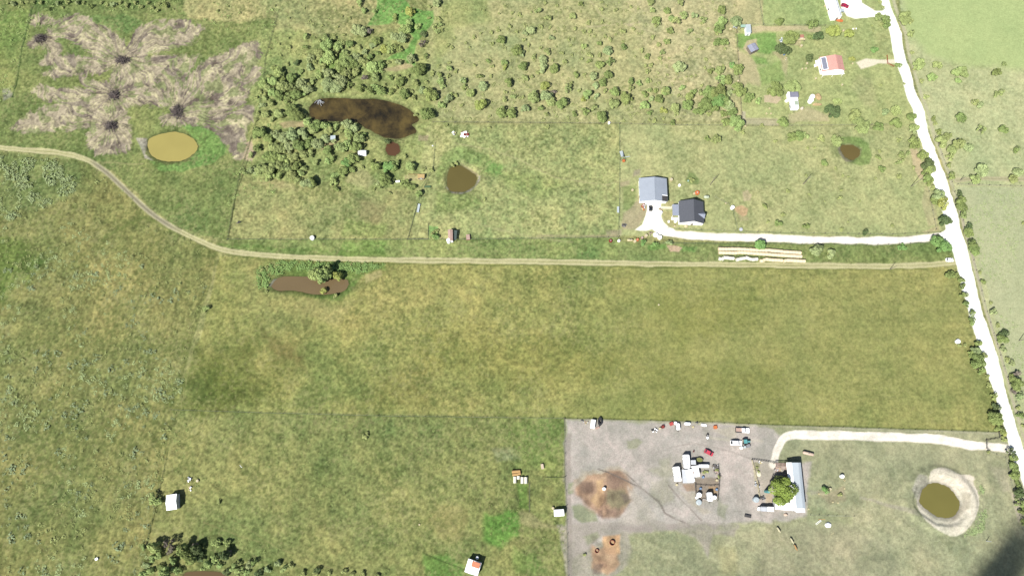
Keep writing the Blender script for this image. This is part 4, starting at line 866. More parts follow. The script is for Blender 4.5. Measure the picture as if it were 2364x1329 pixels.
weeds('pale_shrublets', 'pale grey-green low clumps scattered over the rough pasture at left', 'weeds', mat('dusty_weed_foliage', (.125, .160, .080), .8, noise=(1.6, .3)), 330, [(0,560),(150,540),(480,640),(385,1060),(335,1329),(0,1329)], 1.2, 24, .25, (1.6,.5), 27, h=.8)
LEFTF = [(-40,350),(150,368),(230,400),(400,530),(505,590),(440,800),(385,1060),(335,1370),(-40,1370)]
weeds('pasture_weeds', 'grey-green weeds dotted over the rough pasture at left', 'weeds', LEAF['w'], 1300, LEFTF, .85, 22, .26, (2.2,.56), 21, h=.6)
weeds('dark_weeds', 'dark green weeds dotted over the rough pasture at left', 'weeds', LEAF['o'], 1300, LEFTF, .75, 22, .26, (1.4,.48), 33, h=.9)
weeds('tall_weeds', 'pale tall weeds beside the bend of the lane at far left', 'weeds', mat('pale_weed_foliage', (.175, .215, .095), .8, noise=(1.6, .3)), 420, [(-30,355),(170,375),(180,440),(60,500),(-30,520)], 1.1, 30, .24, (1.,.42), 45, h=1.1)
weeds('edge_weeds', 'green weeds along the wood and the cleared ground', 'weeds', LEAF['l'], 800, [(0,0),(400,0),(640,20),(640,560),(520,570),(470,380),(560,340),(600,120),(420,20),(180,40),(60,100),(0,330)], .8, 24, .25, (1.6,.42), 51, h=.9)
weeds('scrub_seedlings', 'tiny seedlings dotted over the upper pasture', 'seedlings', LEAF['o'], 760, [(620,5),(1700,5),(1710,280),(1000,280),(900,120),(640,140)], .75, 22, .27, (3,.36), 61, extra=stuffV.get('s'), h=1.1)
weeds('meadow_tufts', 'low dark tufts in the pasture right of the road', 'tufts', LEAF['w'], 900, [(2215,440),(2380,440),(2380,900),(2330,880),(2270,650)], .5, 16, .3, (2.,.45), 71, h=.6)
weeds('field_tufts', 'dark tufts in the lower middle field', 'tufts', LEAF['g'], 900, [(400,950),(1300,968),(1305,1360),(560,1360),(520,1200),(400,1150)], .5, 16, .3, (2.,.5), 81, h=.7)
weeds('bank_weeds', 'tall green weeds round the ponds and along the lane', 'weeds', LEAF['b'], 520, z8([(350,830),(600,770),(1500,800),(1280,900),(1180,850),(800,850),(560,880),(450,960),(430,1060),(370,1000)]), 1.1, 28, .24, (1.,.3), 91, h=.9)
weeds('berm_weeds', 'pale weeds growing on the outer berm of the round pond', 'weeds', LEAF['w'], 170, zr([(1010,560),(1060,640),(1080,800),(1060,950),(860,1010),(960,900),(1010,760)]), .8, 22, .26, (1.,.3), 95, h=.6)
# ------------------------------------------------------------ buildings
def fit(c4, z):
    q = [P(x, y, z) for x, y in c4]; c = sum(q, Vector())/4
    u = ((q[1]-q[0])+(q[2]-q[3])); u.z = 0; u.normalize(); v = Vector((-u.y, u.x, 0))
    w_ = ((q[1]-q[0]).dot(u)+(q[2]-q[3]).dot(u))/2; l_ = (abs((q[0]-q[3]).dot(v))+abs((q[1]-q[2]).dot(v)))/2
    return Vector((c.x, c.y, 0)), math.atan2(u.y, u.x), w_, l_
def gable(name, label, cat, c4, eave, rise, roofm, wallm, axis='v', over=.35, windows=True, door='s', ridge_off=0., group=None):
    """corners TL,TR,BR,BL as surveyed at eave height; axis v = ridge runs along local y"""
    c, rz, w_, l_ = fit(c4, eave); e = empty(name, c, rz, label, cat, group)
    if axis == 'h': e.rotation_euler.z = rz+math.pi/2; w_, l_ = l_, w_
    hw, hl = w_/2, l_/2; ww, wl = hw-over, hl-over; ro = ridge_off*hw; th = .12
    kz = rise/hw
    bm = bmesh.new(); prism(bm, [(-ww, -.1), (ww, -.1), (ww, eave), (ro, eave+rise-.14), (-ww, eave)], -wl, wl); obj('wall', bm, wallm, e)
    bm = bmesh.new(); prism(bm, [(-hw, eave), (ro, eave+rise), (ro, eave+rise+th), (-hw, eave+th)], -hl, hl)
    prism(bm, [(ro+.004, eave+rise), (hw, eave), (hw, eave+th), (ro+.004, eave+rise+th)], -hl, hl); rf = obj('roof', bm, roofm, e)
    bm = bmesh.new(); bx(bm, ro, 0, eave+rise+th+.02, .3, l_-.02, .05); obj('ridge_cap', bm, roofm, rf)
    if windows:
        dm = STEEL
        ysg = -1 if axis == 'v' else 0
        bm = bmesh.new(); bx(bm, .6 if axis == 'v' else -ww-.02, -wl-.03 if axis == 'v' else 0, 1.05, 1.0 if axis == 'v' else .07, .07 if axis == 'v' else 1.0, 2.1); d = obj('door', bm, WOOD, e)
        for s in (-1, 1):
            for yy in (-wl*.5, wl*.35):
                bm = bmesh.new(); bx(bm, s*(ww+.02), yy, 1.5, .08, 1.3, 1.1); f = obj('window', bm, W_, e)
                bm = bmesh.new(); bx(bm, s*(ww+.07), yy, 1.5, .03, 1.1, .9); obj('pane', bm, GLASS, f)
    return e, w_, l_
def shed(name, label, cat, c4, h, roofm, wallm, drop=.25, over=.12, group=None, open_=False):
    c, rz, w_, l_ = fit(c4, h); e = empty(name, c, rz, label, cat, group); hw, hl = w_/2, l_/2
    bm = bmesh.new(); prism(bm, [(-hw, h-drop/2), (hw, h+drop/2-.0), (hw, h+drop/2+.08), (-hw, h-drop/2+.08)], -hl, hl); obj('roof', bm, roofm, e)
    if open_:
        for sx in (-1, 1):
            for sy in (-1, 1):
                bm = bmesh.new(); bx(bm, sx*(hw-.15), sy*(hl-.15), (h+sx*drop/2*.8)/2-.05, .12, .12, h+sx*drop/2*.8); obj('post', bm, WOOD, e)
    else:
        a, b = hw-over, hl-over
        bm = bmesh.new(); prism(bm, [(-a, -.1), (a, -.1), (a, h+drop/2*.9-.02), (-a, h-drop/2*.9-.02)], -b, b); obj('wall', bm, wallm, e)
        bm = bmesh.new(); bx(bm, 0, -b-.03, .95, min(.9, a), .05, 1.8); obj('door', bm, PALE, e)
    return e, w_, l_
# house with blue-grey roof
q8 = lambda p: Z(1470, 395, 7.817, p)
A4 = q8([(48,115),(552,152),(552,548),(165,555)]); A4[3] = q8([(42,556)])[0]
A4 = q8([(48,122),(552,140),(545,548),(42,552)])
e, w_, l_ = gable('house', 'house with a pale blue-grey metal roof at the end of the gravel driveway', 'house', A4, 3.0, 1.7, HOUSE_A, WP, ridge_off=.06)
bm = bmesh.new(); bx(bm, -w_*.06, -l_/2-.55, 2.62, w_*.44, 1.3, .1); obj('porch_canopy', bm, W_, e)
for s in (-1, 1):
    bm = bmesh.new(); bx(bm, -w_*.06+s*w_*.2, -l_/2-1.1, 1.28, .14, .14, 2.56); obj('porch_post', bm, W_, e)
bm = bmesh.new(); bx(bm, w_*.39, -l_*.375, 3.62, w_*.2, l_*.235, .05, ry=.22); obj('porch_shade_sheet', bm, DSTEEL, e)  # dark sheet laid on the roof corner to stand for porch shade
bm = bmesh.new(); bx(bm, w_*.4, -l_*.25, 3.66, w_*.2, .3, .07, ry=.22); obj('flashing', bm, W_, e)
# house with charcoal roof
B4 = q8([(762,540),(1207,555),(1207,950),(765,932)])
e, w_, l_ = gable('house', 'house with a charcoal roof and white gable wall beside the gravel driveway', 'house', B4, 2.9, 2.9, HOUSE_B, WP, ridge_off=.08, over=.2)
bm = bmesh.new(); x1 = w_/2
vs = [bm.verts.new(v) for v in ((x1+.3, -l_*.12-1.7, 2.95), (x1+.3, -l_*.12+1.7, 2.95), (x1+.3, -l_*.12, 4.7), (x1*.45, -l_*.12, 4.75))]
for f in ((0, 1, 2), (0, 2, 3), (1, 3, 2), (0, 3, 1)): bm.faces.new([vs[i] for i in f])
bmesh.ops.recalc_face_normals(bm, faces=bm.faces[:]); obj('dormer', bm, HOUSE_B2, e)
c4 = q8([(645,600),(762,600),(762,802),(645,802)]); c, rz, a, b = fit(c4, 2.7)
loc = e.matrix_basis.inverted() @ Vector((c.x, c.y, 0))
bm = bmesh.new(); prism(bm, [(-a/2, 2.5), (a/2-.1, 2.86), (a/2-.1, 2.96), (-a/2, 2.6)], -b/2, b/2); pr = obj('porch_roof', bm, HOUSE_B2, e, loc)
for s in (-1, 1):
    bm = bmesh.new(); bx(bm, -a/2+.2, s*(b/2-.2), 1.24, .14, .14, 2.5); obj('porch_post', bm, W_, e, loc)
bm = bmesh.new(); bx(bm, 0, -b/2-.6, .15, a, 1.2, .3); obj('porch_step', bm, W_, e, loc)
# terracotta house
q5 = lambda p: Z(1880, 0, 6.994, p)
e, w_, l_ = gable('house', 'house with a terracotta metal roof and a dark solar panel near the road', 'house', q5([(80,928),(440,905),(490,1140),(125,1160)]), 2.9, 1.5, REDR, WP, ridge_off=.3, over=.15)
hw = w_/2; ro = .3*hw; ang = math.atan2(1.5, hw+ro)
bm = bmesh.new(); t = .23; bx(bm, -hw+(ro+hw)*t, .2, 2.9+1.5*t+.19, w_*.20, l_*.82, .06, ry=-ang); sp = obj('solar_panel', bm, SOLAR, e)
bm = bmesh.new()
for yy in (.2-l_*.42, .2+l_*.42): bx(bm, -hw+(ro+hw)*t, yy, 2.9+1.5*t+.19, w_*.22, .18, .09, ry=-ang)
for dx in (-1, 1): bx(bm, -hw+(ro+hw)*t+dx*w_*.107*math.cos(ang), .2, 2.9+1.5*t+.19+dx*w_*.107*math.sin(ang), .18, l_*.84, .1, ry=-ang)
obj('frame', bm, W_, sp)
bm = bmesh.new(); prism(bm, [(-hw, 2.3), (hw*.95, 2.3), (hw*.95, 2.42), (-hw, 2.42)], -l_/2-1.7, -l_/2+.1); obj('porch_roof', bm, W_, e)
for sx in (-.9, 0, .85):
    bm = bmesh.new(); bx(bm, hw*sx, -l_/2-1.55, 1.14, .12, .12, 2.3); obj('porch_post', bm, W_, e)
bm = bmesh.new(); prism(bm, [(-hw-1.8, 2.0), (-hw+.1, 2.6), (-hw+.1, 2.7), (-hw-1.8, 2.1)], 0, l_*.35); obj('side_awning', bm, W_, e)
# mobile home
e, w_, l_ = gable('mobile_home', 'long white mobile home beside the white parking pad at the top edge', 'mobile home', [(1897,-50),(1919,-52),(1942,38),(1921,41)], 3.0, .7, WR, WP, over=.1, ridge_off=.35)
bm = bmesh.new(); bx(bm, w_/2+1.2, -l_*.33, 2.3, 2.6, 1.8, .1); obj('porch_roof', bm, PALEB, e)
for s in (-1, 1):
    bm = bmesh.new(); bx(bm, w_/2+2.4, -l_*.33+s*.8, 1.1, .1, .1, 2.3); obj('porch_post', bm, W_, e)
bm = bmesh.new(); bx(bm, w_/2-.7, 0, 3.42, .9, l_*.98, .05, ry=.42); obj('ribbed_edge', bm, PALE, e)
# sheds of the upper right
shed('shed', 'pale blue metal shed on the top fence of the homestead', 'shed', [(1721,57),(1734,57),(1733,76),(1723,76)], 2.6, PALEB, WP)
shed('lean_to', 'aqua open lean-to left of the pale blue shed', 'lean-to', [(1709.5,57.5),(1720.6,57.5),(1720.8,63.5),(1710.5,63.5)], 2.1, AQUA, WP, open_=True)
gable('shed', 'small grey ribbed-roof shed standing askew on the bright green plot', 'shed', [(1725,105),(1743,100),(1751,113),(1734,123)], 2.3, .3, GREY, WOOD, windows=False, over=.12)
shed('shed', 'tiny red-roofed shed between two trees', 'shed', [(1839,80.6),(1855,80.6),(1856,88),(1838,88)], 2.2, mat('dusty_red_roof', C(196, 140, 126), .7, noise=(1, .1)), WP)
shed('awning', 'low white awning in front of the tiny red-roofed shed', 'awning', [(1838,89),(1856.5,89),(1861,93),(1839,93.5)], 1.7, CREAM, WP, open_=True)
def trailer(name, label, c4, h, m=W_, ac=2, group=None, cat='caravan', vents=1):
    c, rz, w_, l_ = fit(c4, h); long_y = l_ > w_
    e = empty(name, c, rz+(math.pi/2 if long_y else 0), label, cat, group); L, Wd = (l_, w_) if long_y else (w_, l_)
    bm = bmesh.new(); bx(bm, 0, 0, h/2+.25, L, Wd, h-.5, bev=.22); body = obj('body', bm, m, e)
    for k in range(ac):
        bm = bmesh.new(); bx(bm, (-.22+.5*k)*L, 0, h+.1, .9, .7, .26, bev=.06); obj('roof_vent', bm, PALE, e)
    for s in (-1, 1):
        for xx in (-.3, .05, .32):
            bm = bmesh.new(); bx(bm, xx*L, s*(Wd/2+.01), h*.6, .9, .03, .6); f = obj('window', bm, STEEL, e)
            bm = bmesh.new(); bx(bm, xx*L, s*(Wd/2+.035), h*.6, .8, .03, .5); obj('pane', bm, GLASS, f)
        for xx in (-.08, .06):
            bm = bmesh.new(); cyl(bm, xx*L, s*(Wd/2-.12)+.12, .36, .36, .24, 14, rot=RX); obj('wheel', bm, BLACK, e)
    bm = bmesh.new(); bx(bm, -L*.15, Wd/2+.02, 1.25, .7, .03, 1.7); obj('door', bm, PALE, e)
    bm = bmesh.new(); tube(bm, [(-L/2+.05, .5, .55), (-L/2-1.0, 0, .5), (-L/2+.05, -.5, .55)], .05); obj('hitch', bm, DSTEEL, e)
    return e, L, Wd
z18 = lambda p: Z(1780, 180, 12.08, p)
shed('outbuilding', 'small outbuilding with a slate-dark roof behind the white caravan at upper right', 'outbuilding', z18([(522,390),(748,390),(775,540),(525,540)]), 2.8, DARKG, WP, drop=.15)
shed('lean_to', 'white narrow lean-to left of the slate-dark roof', 'lean-to', z18([(470,395),(519,395),(522,535),(470,540)]), 2.2, W_, WP)
e, L, Wd = trailer('caravan', 'white caravan with a green roof panel below the slate-dark roof at upper right', z18([(515,545),(740,545),(800,850),(600,850)]), 2.7, ac=1)
bm = bmesh.new(); bx(bm, 0, -Wd*.18, 2.77, L*.42, Wd*.5, .05); obj('roof_panel', bm, GREENP, e)
# round tanks, bales, barrels
def tank(x, y, rpx, h, m, label, name='water_tank', cat='tank', dome=.25, lidm=None):
    r = rpx*mpp(x, y); p = P(x, y, h); e = empty(name, (p.x, p.y, 0), 0, label, cat)
    bm = bmesh.new(); cyl(bm, 0, 0, -.05, r, h*.86+.05, 20); cyl(bm, 0, 0, h*.86+.001, r, h*.14, 20, r2=r*(1-dome)); obj('body', bm, m, e)
    bm = bmesh.new(); cyl(bm, 0, 0, h+.002, r*.26, .08, 12); obj('lid', bm, lidm or PALE, e)
    return e
def lump(x, y, rx, ry, h, m, label, name, cat, ang=0, seed=1, n=5, parent=None):
    s = mpp(x, y); rs = random.Random(seed*77+int(x)); p = P(x, y, h*.5)
    bm = bmesh.new()
    for k in range(n):
        a = rs.random()*6.28; d = 0 if k == 0 else .45*rs.random(); sc = 1 if k == 0 else rs.uniform(.35, .7)
        M = Matrix.Rotation(ang, 4, 'Z') @ Matrix.Translation((math.cos(a)*d*rx*s, math.sin(a)*d*ry*s, 0)) @ Matrix.Diagonal((rx*s*sc, ry*s*sc, h*(1 if k == 0 else rs.uniform(.7, 1.15)), 1))
        bmesh.ops.create_icosphere(bm, subdivisions=2, radius=1, matrix=M)
    for v in bm.verts: v.co += Vector((rs.uniform(-1, 1), rs.uniform(-1, 1), rs.uniform(-1, 1)))*.06*rx*s
    o = obj(name, bm, m, parent, (p.x, p.y, 0)); return tag(o, label, cat) if label else o
def junk(x, y, rx, ry, label, mats, seed, n=14, h=.9, name='junk_pile', cat='junk pile'):
    s = mpp(x, y); rs = random.Random(seed); p = P(x, y, .3); e = empty(name, (p.x, p.y, 0), 0, label, cat)
    bms = {}
    for k in range(n):
        m = mats[rs.randrange(len(mats))]; bm = bms.setdefault(m.name, (bmesh.new(), m))[0]
        a = rs.random()*6.28; d = math.sqrt(rs.random())
        bx(bm, math.cos(a)*d*rx*s*.85, math.sin(a)*d*ry*s*.85, .15+rs.random()*h*(1-d*.6), rs.uniform(.3, 1.0)*rx*s*.55+.2, rs.uniform(.2, .8)*ry*s*.5+.15, rs.uniform(.1, .5), rz=rs.random()*3.1, ry=rs.uniform(-.4, .4), bev=.03)
    nmz = ['sheet', 'board', 'box', 'crate', 'scrap']
    for k, (bm, m) in enumerate(bms.values()): obj(nmz[k % 5], bm, m, e)
    return e
def box(x, y, wp, lp, h, m, label, name, cat, ang=0, lidm=None, bev=.06):
    s = mpp(x, y); p = P(x, y, h); e = empty(name, (p.x, p.y, 0), ang, label, cat)
    bm = bmesh.new(); bx(bm, 0, 0, h*.43, wp*s, lp*s, h*.86+.1, bev=bev); obj('body', bm, m, e)
    bm = bmesh.new(); bx(bm, 0, 0, h*.94, wp*s*1.05, lp*s*1.05, h*.1, bev=min(bev, .03)); obj('lid', bm, lidm or m, e); return e
def htank(x, y, wp, lp, m, label, ang=0, name='propane_tank', cat='tank'):
    s = mpp(x, y); r = lp*s/2; L = wp*s; p = P(x, y, r+.3); e = empty(name, (p.x, p.y, 0), ang, label, cat)
    bm = bmesh.new(); bmesh.ops.create_uvsphere(bm, u_segments=16, v_segments=10, radius=r, matrix=Matrix.Translation((0, 0, r+.3)) @ Matrix.Rotation(math.pi/2, 4, 'Y'))
    for v in bm.verts: v.co.x += math.copysign(max(L/2-r, .05), v.co.x) if abs(v.co.x) > 1e-4 else 0
    obj('shell', bm, m, e, smooth_=True)
    for sx in (-.55, .55):
        bm = bmesh.new(); bx(bm, sx*L/2, 0, .2, .15, r*1.5, .5); obj('leg', bm, DSTEEL, e)
    bm = bmesh.new(); cyl(bm, 0, 0, 2*r+.28, .2, .2, 12); obj('valve_dome', bm, STEEL, e); return e
tank(1877, 221.5, 5.4, 2.2, W_, 'upper of two white tanks beside the sand heap')
tank(1873.5, 230, 5.6, 2.0, W_, 'lower of two white tanks beside the sand heap')
lump(1890, 223, 7, 9, 1.2, SAND, 'mound of pale sand right of the white tanks', 'sand_heap', 'sand heap', .6, 3, 8)
lump(1887, 240.5, 11.5, 3.6, .9, SAND, 'long low ridge of sand below the white tanks', 'sand_ridge', 'sand heap', 0, 4, 8)
lump(1817, 232, 4.5, 4, 1.4, W_, 'white tarp-covered heap left of the caravan at upper right', 'tarp_heap', 'tarp heap', 0, 5)
lump(1852, 249.5, 4.2, 4, 1.3, mat('dusty_pink_tarp', C(240, 226, 216), .7, noise=(1, .06)), 'pinkish covered heap right of the caravan hitch', 'tarp_heap', 'tarp heap', 0, 6)
tank(1851, 104.6, 3.2, 1.2, CREAM, 'small cream tank below the tiny red-roofed shed')
lump(1687.5, 66, 4, 3, 1, CREAM, 'cream covered heap at the left end of the top fence', 'tarp_heap', 'tarp heap', 0, 7)
junk(1697.5, 62.5, 6, 4.5, 'pale scrap heap between the cream heap and the aqua lean-to', [PALE, PALEB, STEEL], 8, 16)
junk(1804, 93, 4.5, 6, 'blue and white scrap left of the tree with the red-roofed shed', [PALEB, BLUE, PALE], 9, 12)
tank(1811.5, 124, 2.3, 1, BLUE, 'blue barrel under the dark pair of trees', 'barrel', 'barrel')
junk(1813.5, 136, 3, 4.5, 'pale scrap on the bare patch below the dark pair of trees', [PALE, CREAM, W_], 10, 9)
junk(1884, 151, 5, 5.5, 'pale scrap beside the left wall of the terracotta-roofed house', [PALE, W_, PINK, CREAM], 11, 14)
for x, y, r, lb in ((1864,145.5,2.6,'cream bucket left of the dark tree by the terracotta-roofed house'),(1852.5,158.5,2,'cream tub left of two below the dark tree'),(1861.5,157.5,2,'cream tub right of two below the dark tree'),(1905.5,13,2.3,'upper white tub left of the mobile home'),(1912,24,2.3,'lower white tub left of the mobile home'),(1884,180.5,2.6,'cream tub below the porch of the terracotta-roofed house'),(1945,195,2.2,'cream tub on the lawn below right of the terracotta-roofed house'),(1969,146,1.9,'cream tub right of the terracotta-roofed house'),(1948,70,2.4,'pale tub above the olive round tree')):
    tank(x, y, r, .7, CREAM, lb, 'tub', 'tub')
junk(1973, 67, 4.5, 3, 'white scrap on the lawn below the parking pad', [W_, CREAM], 12, 7)
lump(1939, 47, 8.5, 3.6, .9, ORANGE, 'orange tarp-covered boat at the end of the mobile home', 'covered_boat', 'boat', -.1, 13, 4)
tank(1704.5, 186, 2.6, .8, CREAM, 'cream tub at the left fence of the homestead', 'tub', 'tub')
for x, y, lb in ((1770,262,'left yellow cattle lick in the homestead paddock'),(1777,250,'upper yellow cattle lick in the homestead paddock'),(1780,262,'right yellow cattle lick in the homestead paddock'),(1721,291,'yellow tub at the lower left fence corner of the homestead')):
    box(x, y, 3.5, 3.5, .5, CREAM, lb, 'feed_block', 'feed block', .5)
tank(1406.5, 282.5, 2.6, 1.2, W_, 'white barrel on the pasture fence near its corner', 'barrel', 'barrel')
# vehicles
def wheels(e, L, Wd, xs, r=.36):
    for xx in xs:
        for s in (-1, 1):
            bm = bmesh.new(); cyl(bm, xx*L, s*(Wd/2-.12)+.12, r, r, .24, 16, rot=RX); wv = obj('wheel', bm, BLACK, e)
            bm = bmesh.new(); cyl(bm, xx*L, s*(Wd/2-.0)+.13, r, r*.55, .26, 12, rot=RX); obj('rim', bm, STEEL, wv)
def place(x, y, h): p = P(x, y, h); return (p.x, p.y, 0)
def side(bm, prof, hw, taper):
    n = len(prof); a = []; b = []
    for x, z in prof:
        k = hw*(1-taper*max(0, z-.9)); a.append(bm.verts.new((x, -k, z))); b.append(bm.verts.new((x, k, z)))
    bm.faces.new(a); bm.faces.new(b[::-1])
    for i in range(n): bm.faces.new((a[i], b[i], b[(i+1) % n], a[(i+1) % n]))
    bmesh.ops.recalc_face_normals(bm, faces=bm.faces[:])
    bmesh.ops.bevel(bm, geom=[e for e in bm.edges if abs(e.verts[0].co.y-e.verts[1].co.y) < .02], offset=.06, segments=2, affect='EDGES')
def car(x, y, L, ang, m, label, kind='car', Wd=None):
    Wd = Wd or L*.41; e = empty('car' if kind == 'car' else kind, place(x, y, .8), ang, label, kind.replace('_', ' ')); h = L/2
    if kind == 'pickup_truck':
        bm = bmesh.new(); side(bm, [(-.04*L, .35), (h*.98, .35), (h, .75), (h*.96, 1.05), (.24*L, 1.12), (-.04*L, 1.12)], Wd/2, .0); obj('body', bm, m, e)
        bm = bmesh.new(); side(bm, [(-.04*L, 1.1), (.24*L, 1.1), (.14*L, 1.78), (-.03*L, 1.78)], Wd/2*.94, .22); cb = obj('cab', bm, m, e)
        bm = bmesh.new(); side(bm, [(.25*L, 1.13), (.262*L, 1.13), (.16*L, 1.74), (.148*L, 1.74)], Wd/2*.86, .2); obj('windscreen', bm, GLASS, cb)
        for s in (-1, 1):
            bm = bmesh.new(); bx(bm, .05*L, s*Wd/2*.83, 1.45, .15*L, .04, .4); obj('side_window', bm, GLASS, cb)
        bm = bmesh.new(); bx(bm, -.27*L, 0, .62, .46*L, Wd*.92, .1)
        bm2 = bmesh.new()
        for s in (-1, 1): bx(bm2, -.27*L, s*(Wd*.5-.05), .85, .46*L, .09, .56)
        bx(bm2, -h+.03, 0, .85, .08, Wd*.84, .56); obj('bed_floor', bm, PINK, e); obj('bed_sides', bm2, DSTEEL if x > 1710 else m, e)
    else:
        vh = 1.95 if kind == 'van' else 1.45
        bm = bmesh.new(); side(bm, [(-h*.97, .3), (h*.97, .3), (h, .62), (h*.93, .86), (.26*L, .98), (-h*.96, 1.0)], Wd/2, 0); obj('body', bm, m, e)
        bk = -h*.94 if kind == 'van' else -.40*L
        bm = bmesh.new(); side(bm, [(bk, .96), (.27*L, .96), (.11*L, vh), (bk+.12*L, vh)], Wd/2*.93, .2); cb = obj('cabin', bm, m, e)
        bm = bmesh.new(); side(bm, [(.275*L, .99), (.29*L, .99), (.13*L, vh-.03), (.117*L, vh-.03)], Wd/2*.84, .2); obj('windscreen', bm, GLASS, cb)
        bm = bmesh.new(); side(bm, [(bk-.02, 1.04), (bk+.0, 1.04), (bk+.11*L, vh-.05), (bk+.09*L, vh-.05)], Wd/2*.8, .2); obj('rear_window', bm, GLASS, cb)
        for s in (-1, 1):
            bm = bmesh.new(); bx(bm, -.08*L, s*Wd/2*.87, (vh+1)/2+.02, .3*L, .05, (vh-1)*.62); obj('side_window', bm, GLASS, cb)
    wheels(e, L, Wd, (-.31, .32))
    for s in (-1, 1):
        bm = bmesh.new(); bx(bm, h*.985, s*Wd*.36, .68, .08, .3, .16); obj('headlight', bm, PALEB, e)
    return e
car(1636.5, 1044, 4.0, math.radians(-28), REDV, 'red car parked on the bare yard above the white caravans')
car(1951, 13, 3.9, math.radians(-22), mat('magenta_paint', C(200, 40, 90), .35, noise=(1, .05), spec=.5), 'magenta-red car on the white parking pad by the mobile home')
car(1714, 992.5, 6.0, math.radians(-3), W_, 'white pickup truck with an empty bed near the top fence of the yard', 'pickup_truck', 2.0)
car(1699.5, 1021.5, 5.0, math.radians(-2), W_, 'white van parked below the pickup truck', 'van', 2.0)
car(1502, 480.5, 2.7, math.radians(90), mat('black_paint', (.012, .012, .014), .35, noise=(1, .1)), 'small black buggy on the white gravel in front of the blue-grey roofed house', 'buggy', 1.35)
car(2192.5, 599.8, 3.4, math.radians(0), W_, 'white car at the mouth of the two-track lane', 'car', 1.6)
def tractor(x, y, m, label, ang):
    e = empty('tractor', place(x, y, 1.2), ang, label, 'tractor')
    bm = bmesh.new(); bx(bm, .7, 0, 1.15, 1.7, .75, .75, bev=.1); obj('hood', bm, m, e)
    bm = bmesh.new(); bx(bm, -.7, 0, 2.2, 1.5, 1.7, .14, bev=.05); obj('canopy', bm, m, e)
    for sx in (-1.3, -.15):
        for sy in (-.6, .6):
            bm = bmesh.new(); bx(bm, sx, sy, 1.6, .07, .07, 1.15); obj('post', bm, DSTEEL, e)
    bm = bmesh.new(); bx(bm, -.7, 0, .95, 1.1, .7, .4); bx(bm, -.75, 0, 1.25, .5, .5, .2); obj('seat', bm, BLACK, e)
    for s in (-1, 1):
        bm = bmesh.new(); cyl(bm, -.8, s*.95+.2, .72, .72, .4, 18, rot=RX); obj('rear_wheel', bm, BLACK, e)
        bm = bmesh.new(); cyl(bm, 1.2, s*.75+.12, .42, .42, .25, 14, rot=RX); obj('front_wheel', bm, BLACK, e)
tractor(1723.5, 1018.5, TEAL, 'teal tractor with a canopy right of the white van', 0)
box(1728, 1028.3, 8, 7, 1.1, STEEL, 'dark grey machine crate below the teal tractor', 'machine_crate', 'crate', .3)
tank(1712.5, 1032.5, 3.4, 1.1, W_, 'white drum left of two below the teal tractor', 'drum', 'drum')
tank(1720.3, 1030.8, 3, 1.1, PALEB, 'pale blue-white drum right of two below the teal tractor', 'drum', 'drum')
# caravans and roofs of the yard
qy = lambda p: Z(1540, 1030, 8.862, p)
trailer('caravan', 'upper white caravan of the cluster in the yard', qy([(320,165),(455,165),(482,440),(368,445)]), 3.0)
trailer('caravan', 'leftmost white caravan of the cluster in the yard', qy([(120,410),(262,410),(297,700),(178,728)]), 3.0)
shed('canopy_roof', 'large square pale canopy roof right of the leftmost caravan', 'canopy', qy([(302,468),(520,465),(545,740),(322,748)]), 2.7, PALE, WP, open_=True)
shed('canopy_roof', 'bright white sheet roof lying over the square canopy', 'canopy', qy([(425,470),(530,450),(545,720),(385,745)]), 3.2, W_, WP, open_=True)
shed('shed', 'small pale grey shed right of the upper caravan', 'shed', qy([(485,277),(582,277),(590,370),(487,375)]), 2.2, PALE, WP)
shed('canopy_roof', 'white tilted canopy roof at the right of the caravan cluster', 'canopy', qy([(475,398),(620,395),(682,605),(560,632)]), 2.8, W_, WP, open_=True)
box(1599, 1091.5, 6, 7, 3.0, PINK, 'small pinkish box on the roofs of the caravan cluster', 'roof_box', 'box')
trailer('cargo_trailer', 'long narrow white trailer lying east of the caravan cluster', qy([(620,367),(860,365),(862,432),(645,432)]), 2.2, ac=0, cat='trailer')
def ring(x, y, rx, ry, h, m, label, name, cat, fill=None, thick=.12):
    s = mpp(x, y); p = P(x, y, h); e = empty(name, (p.x, p.y, 0), 0, label, cat); e.scale = (1, ry/rx, 1); r = rx*s
    bm = bmesh.new(); n = 24
    for k in range(n):
        a = 2*math.pi*k/n; a2 = 2*math.pi*(k+1)/n; q = []
        for rr, zz_ in ((r, -.05), (r, h), (r-thick, h), (r-thick, -.05)): q.append(((math.cos(a)*rr, math.sin(a)*rr, zz_), (math.cos(a2)*rr, math.sin(a2)*rr, zz_)))
        for j in range(4):
            u, v = q[j], q[(j+1) % 4]; bm.faces.new([bm.verts.new(w) for w in (u[0], u[1], v[1], v[0])])
    bmesh.ops.remove_doubles(bm, verts=bm.verts[:], dist=.001); bmesh.ops.recalc_face_normals(bm, faces=bm.faces[:]); obj('rim', bm, m, e)
    if fill:
        bm = bmesh.new(); cyl(bm, 0, 0, 0, r-thick, h*.6, 24); obj('filling', bm, fill, e)
    return e
ring(1615, 1061, 8.5, 6, 1.0, DSTEEL, 'dark-rimmed round stock tank with green water by the narrow trailer', 'stock_tank', 'stock tank', mat('algae_water', C(146, 150, 100), .3, noise=(2, .1)))
ring(1385.6, 972, 5, 10, 1.2, BLACK, 'tall black hay ring at the upper left of the yard', 'hay_ring', 'hay ring', None, .5)
ring(1413.5, 1252, 6, 6, .9, REDJ, 'rusty hay ring standing in orange waste hay', 'hay_ring', 'hay ring', None, .14)
ring(1378, 1271, 4.5, 4.5, .7, REDJ, 'broken rusty hay ring left below the orange waste hay', 'hay_ring', 'hay ring', None, .12)
tank(1615, 1141.5, 5.6, 2.0, W_, 'white round tank at the lower left of the pen in the yard')
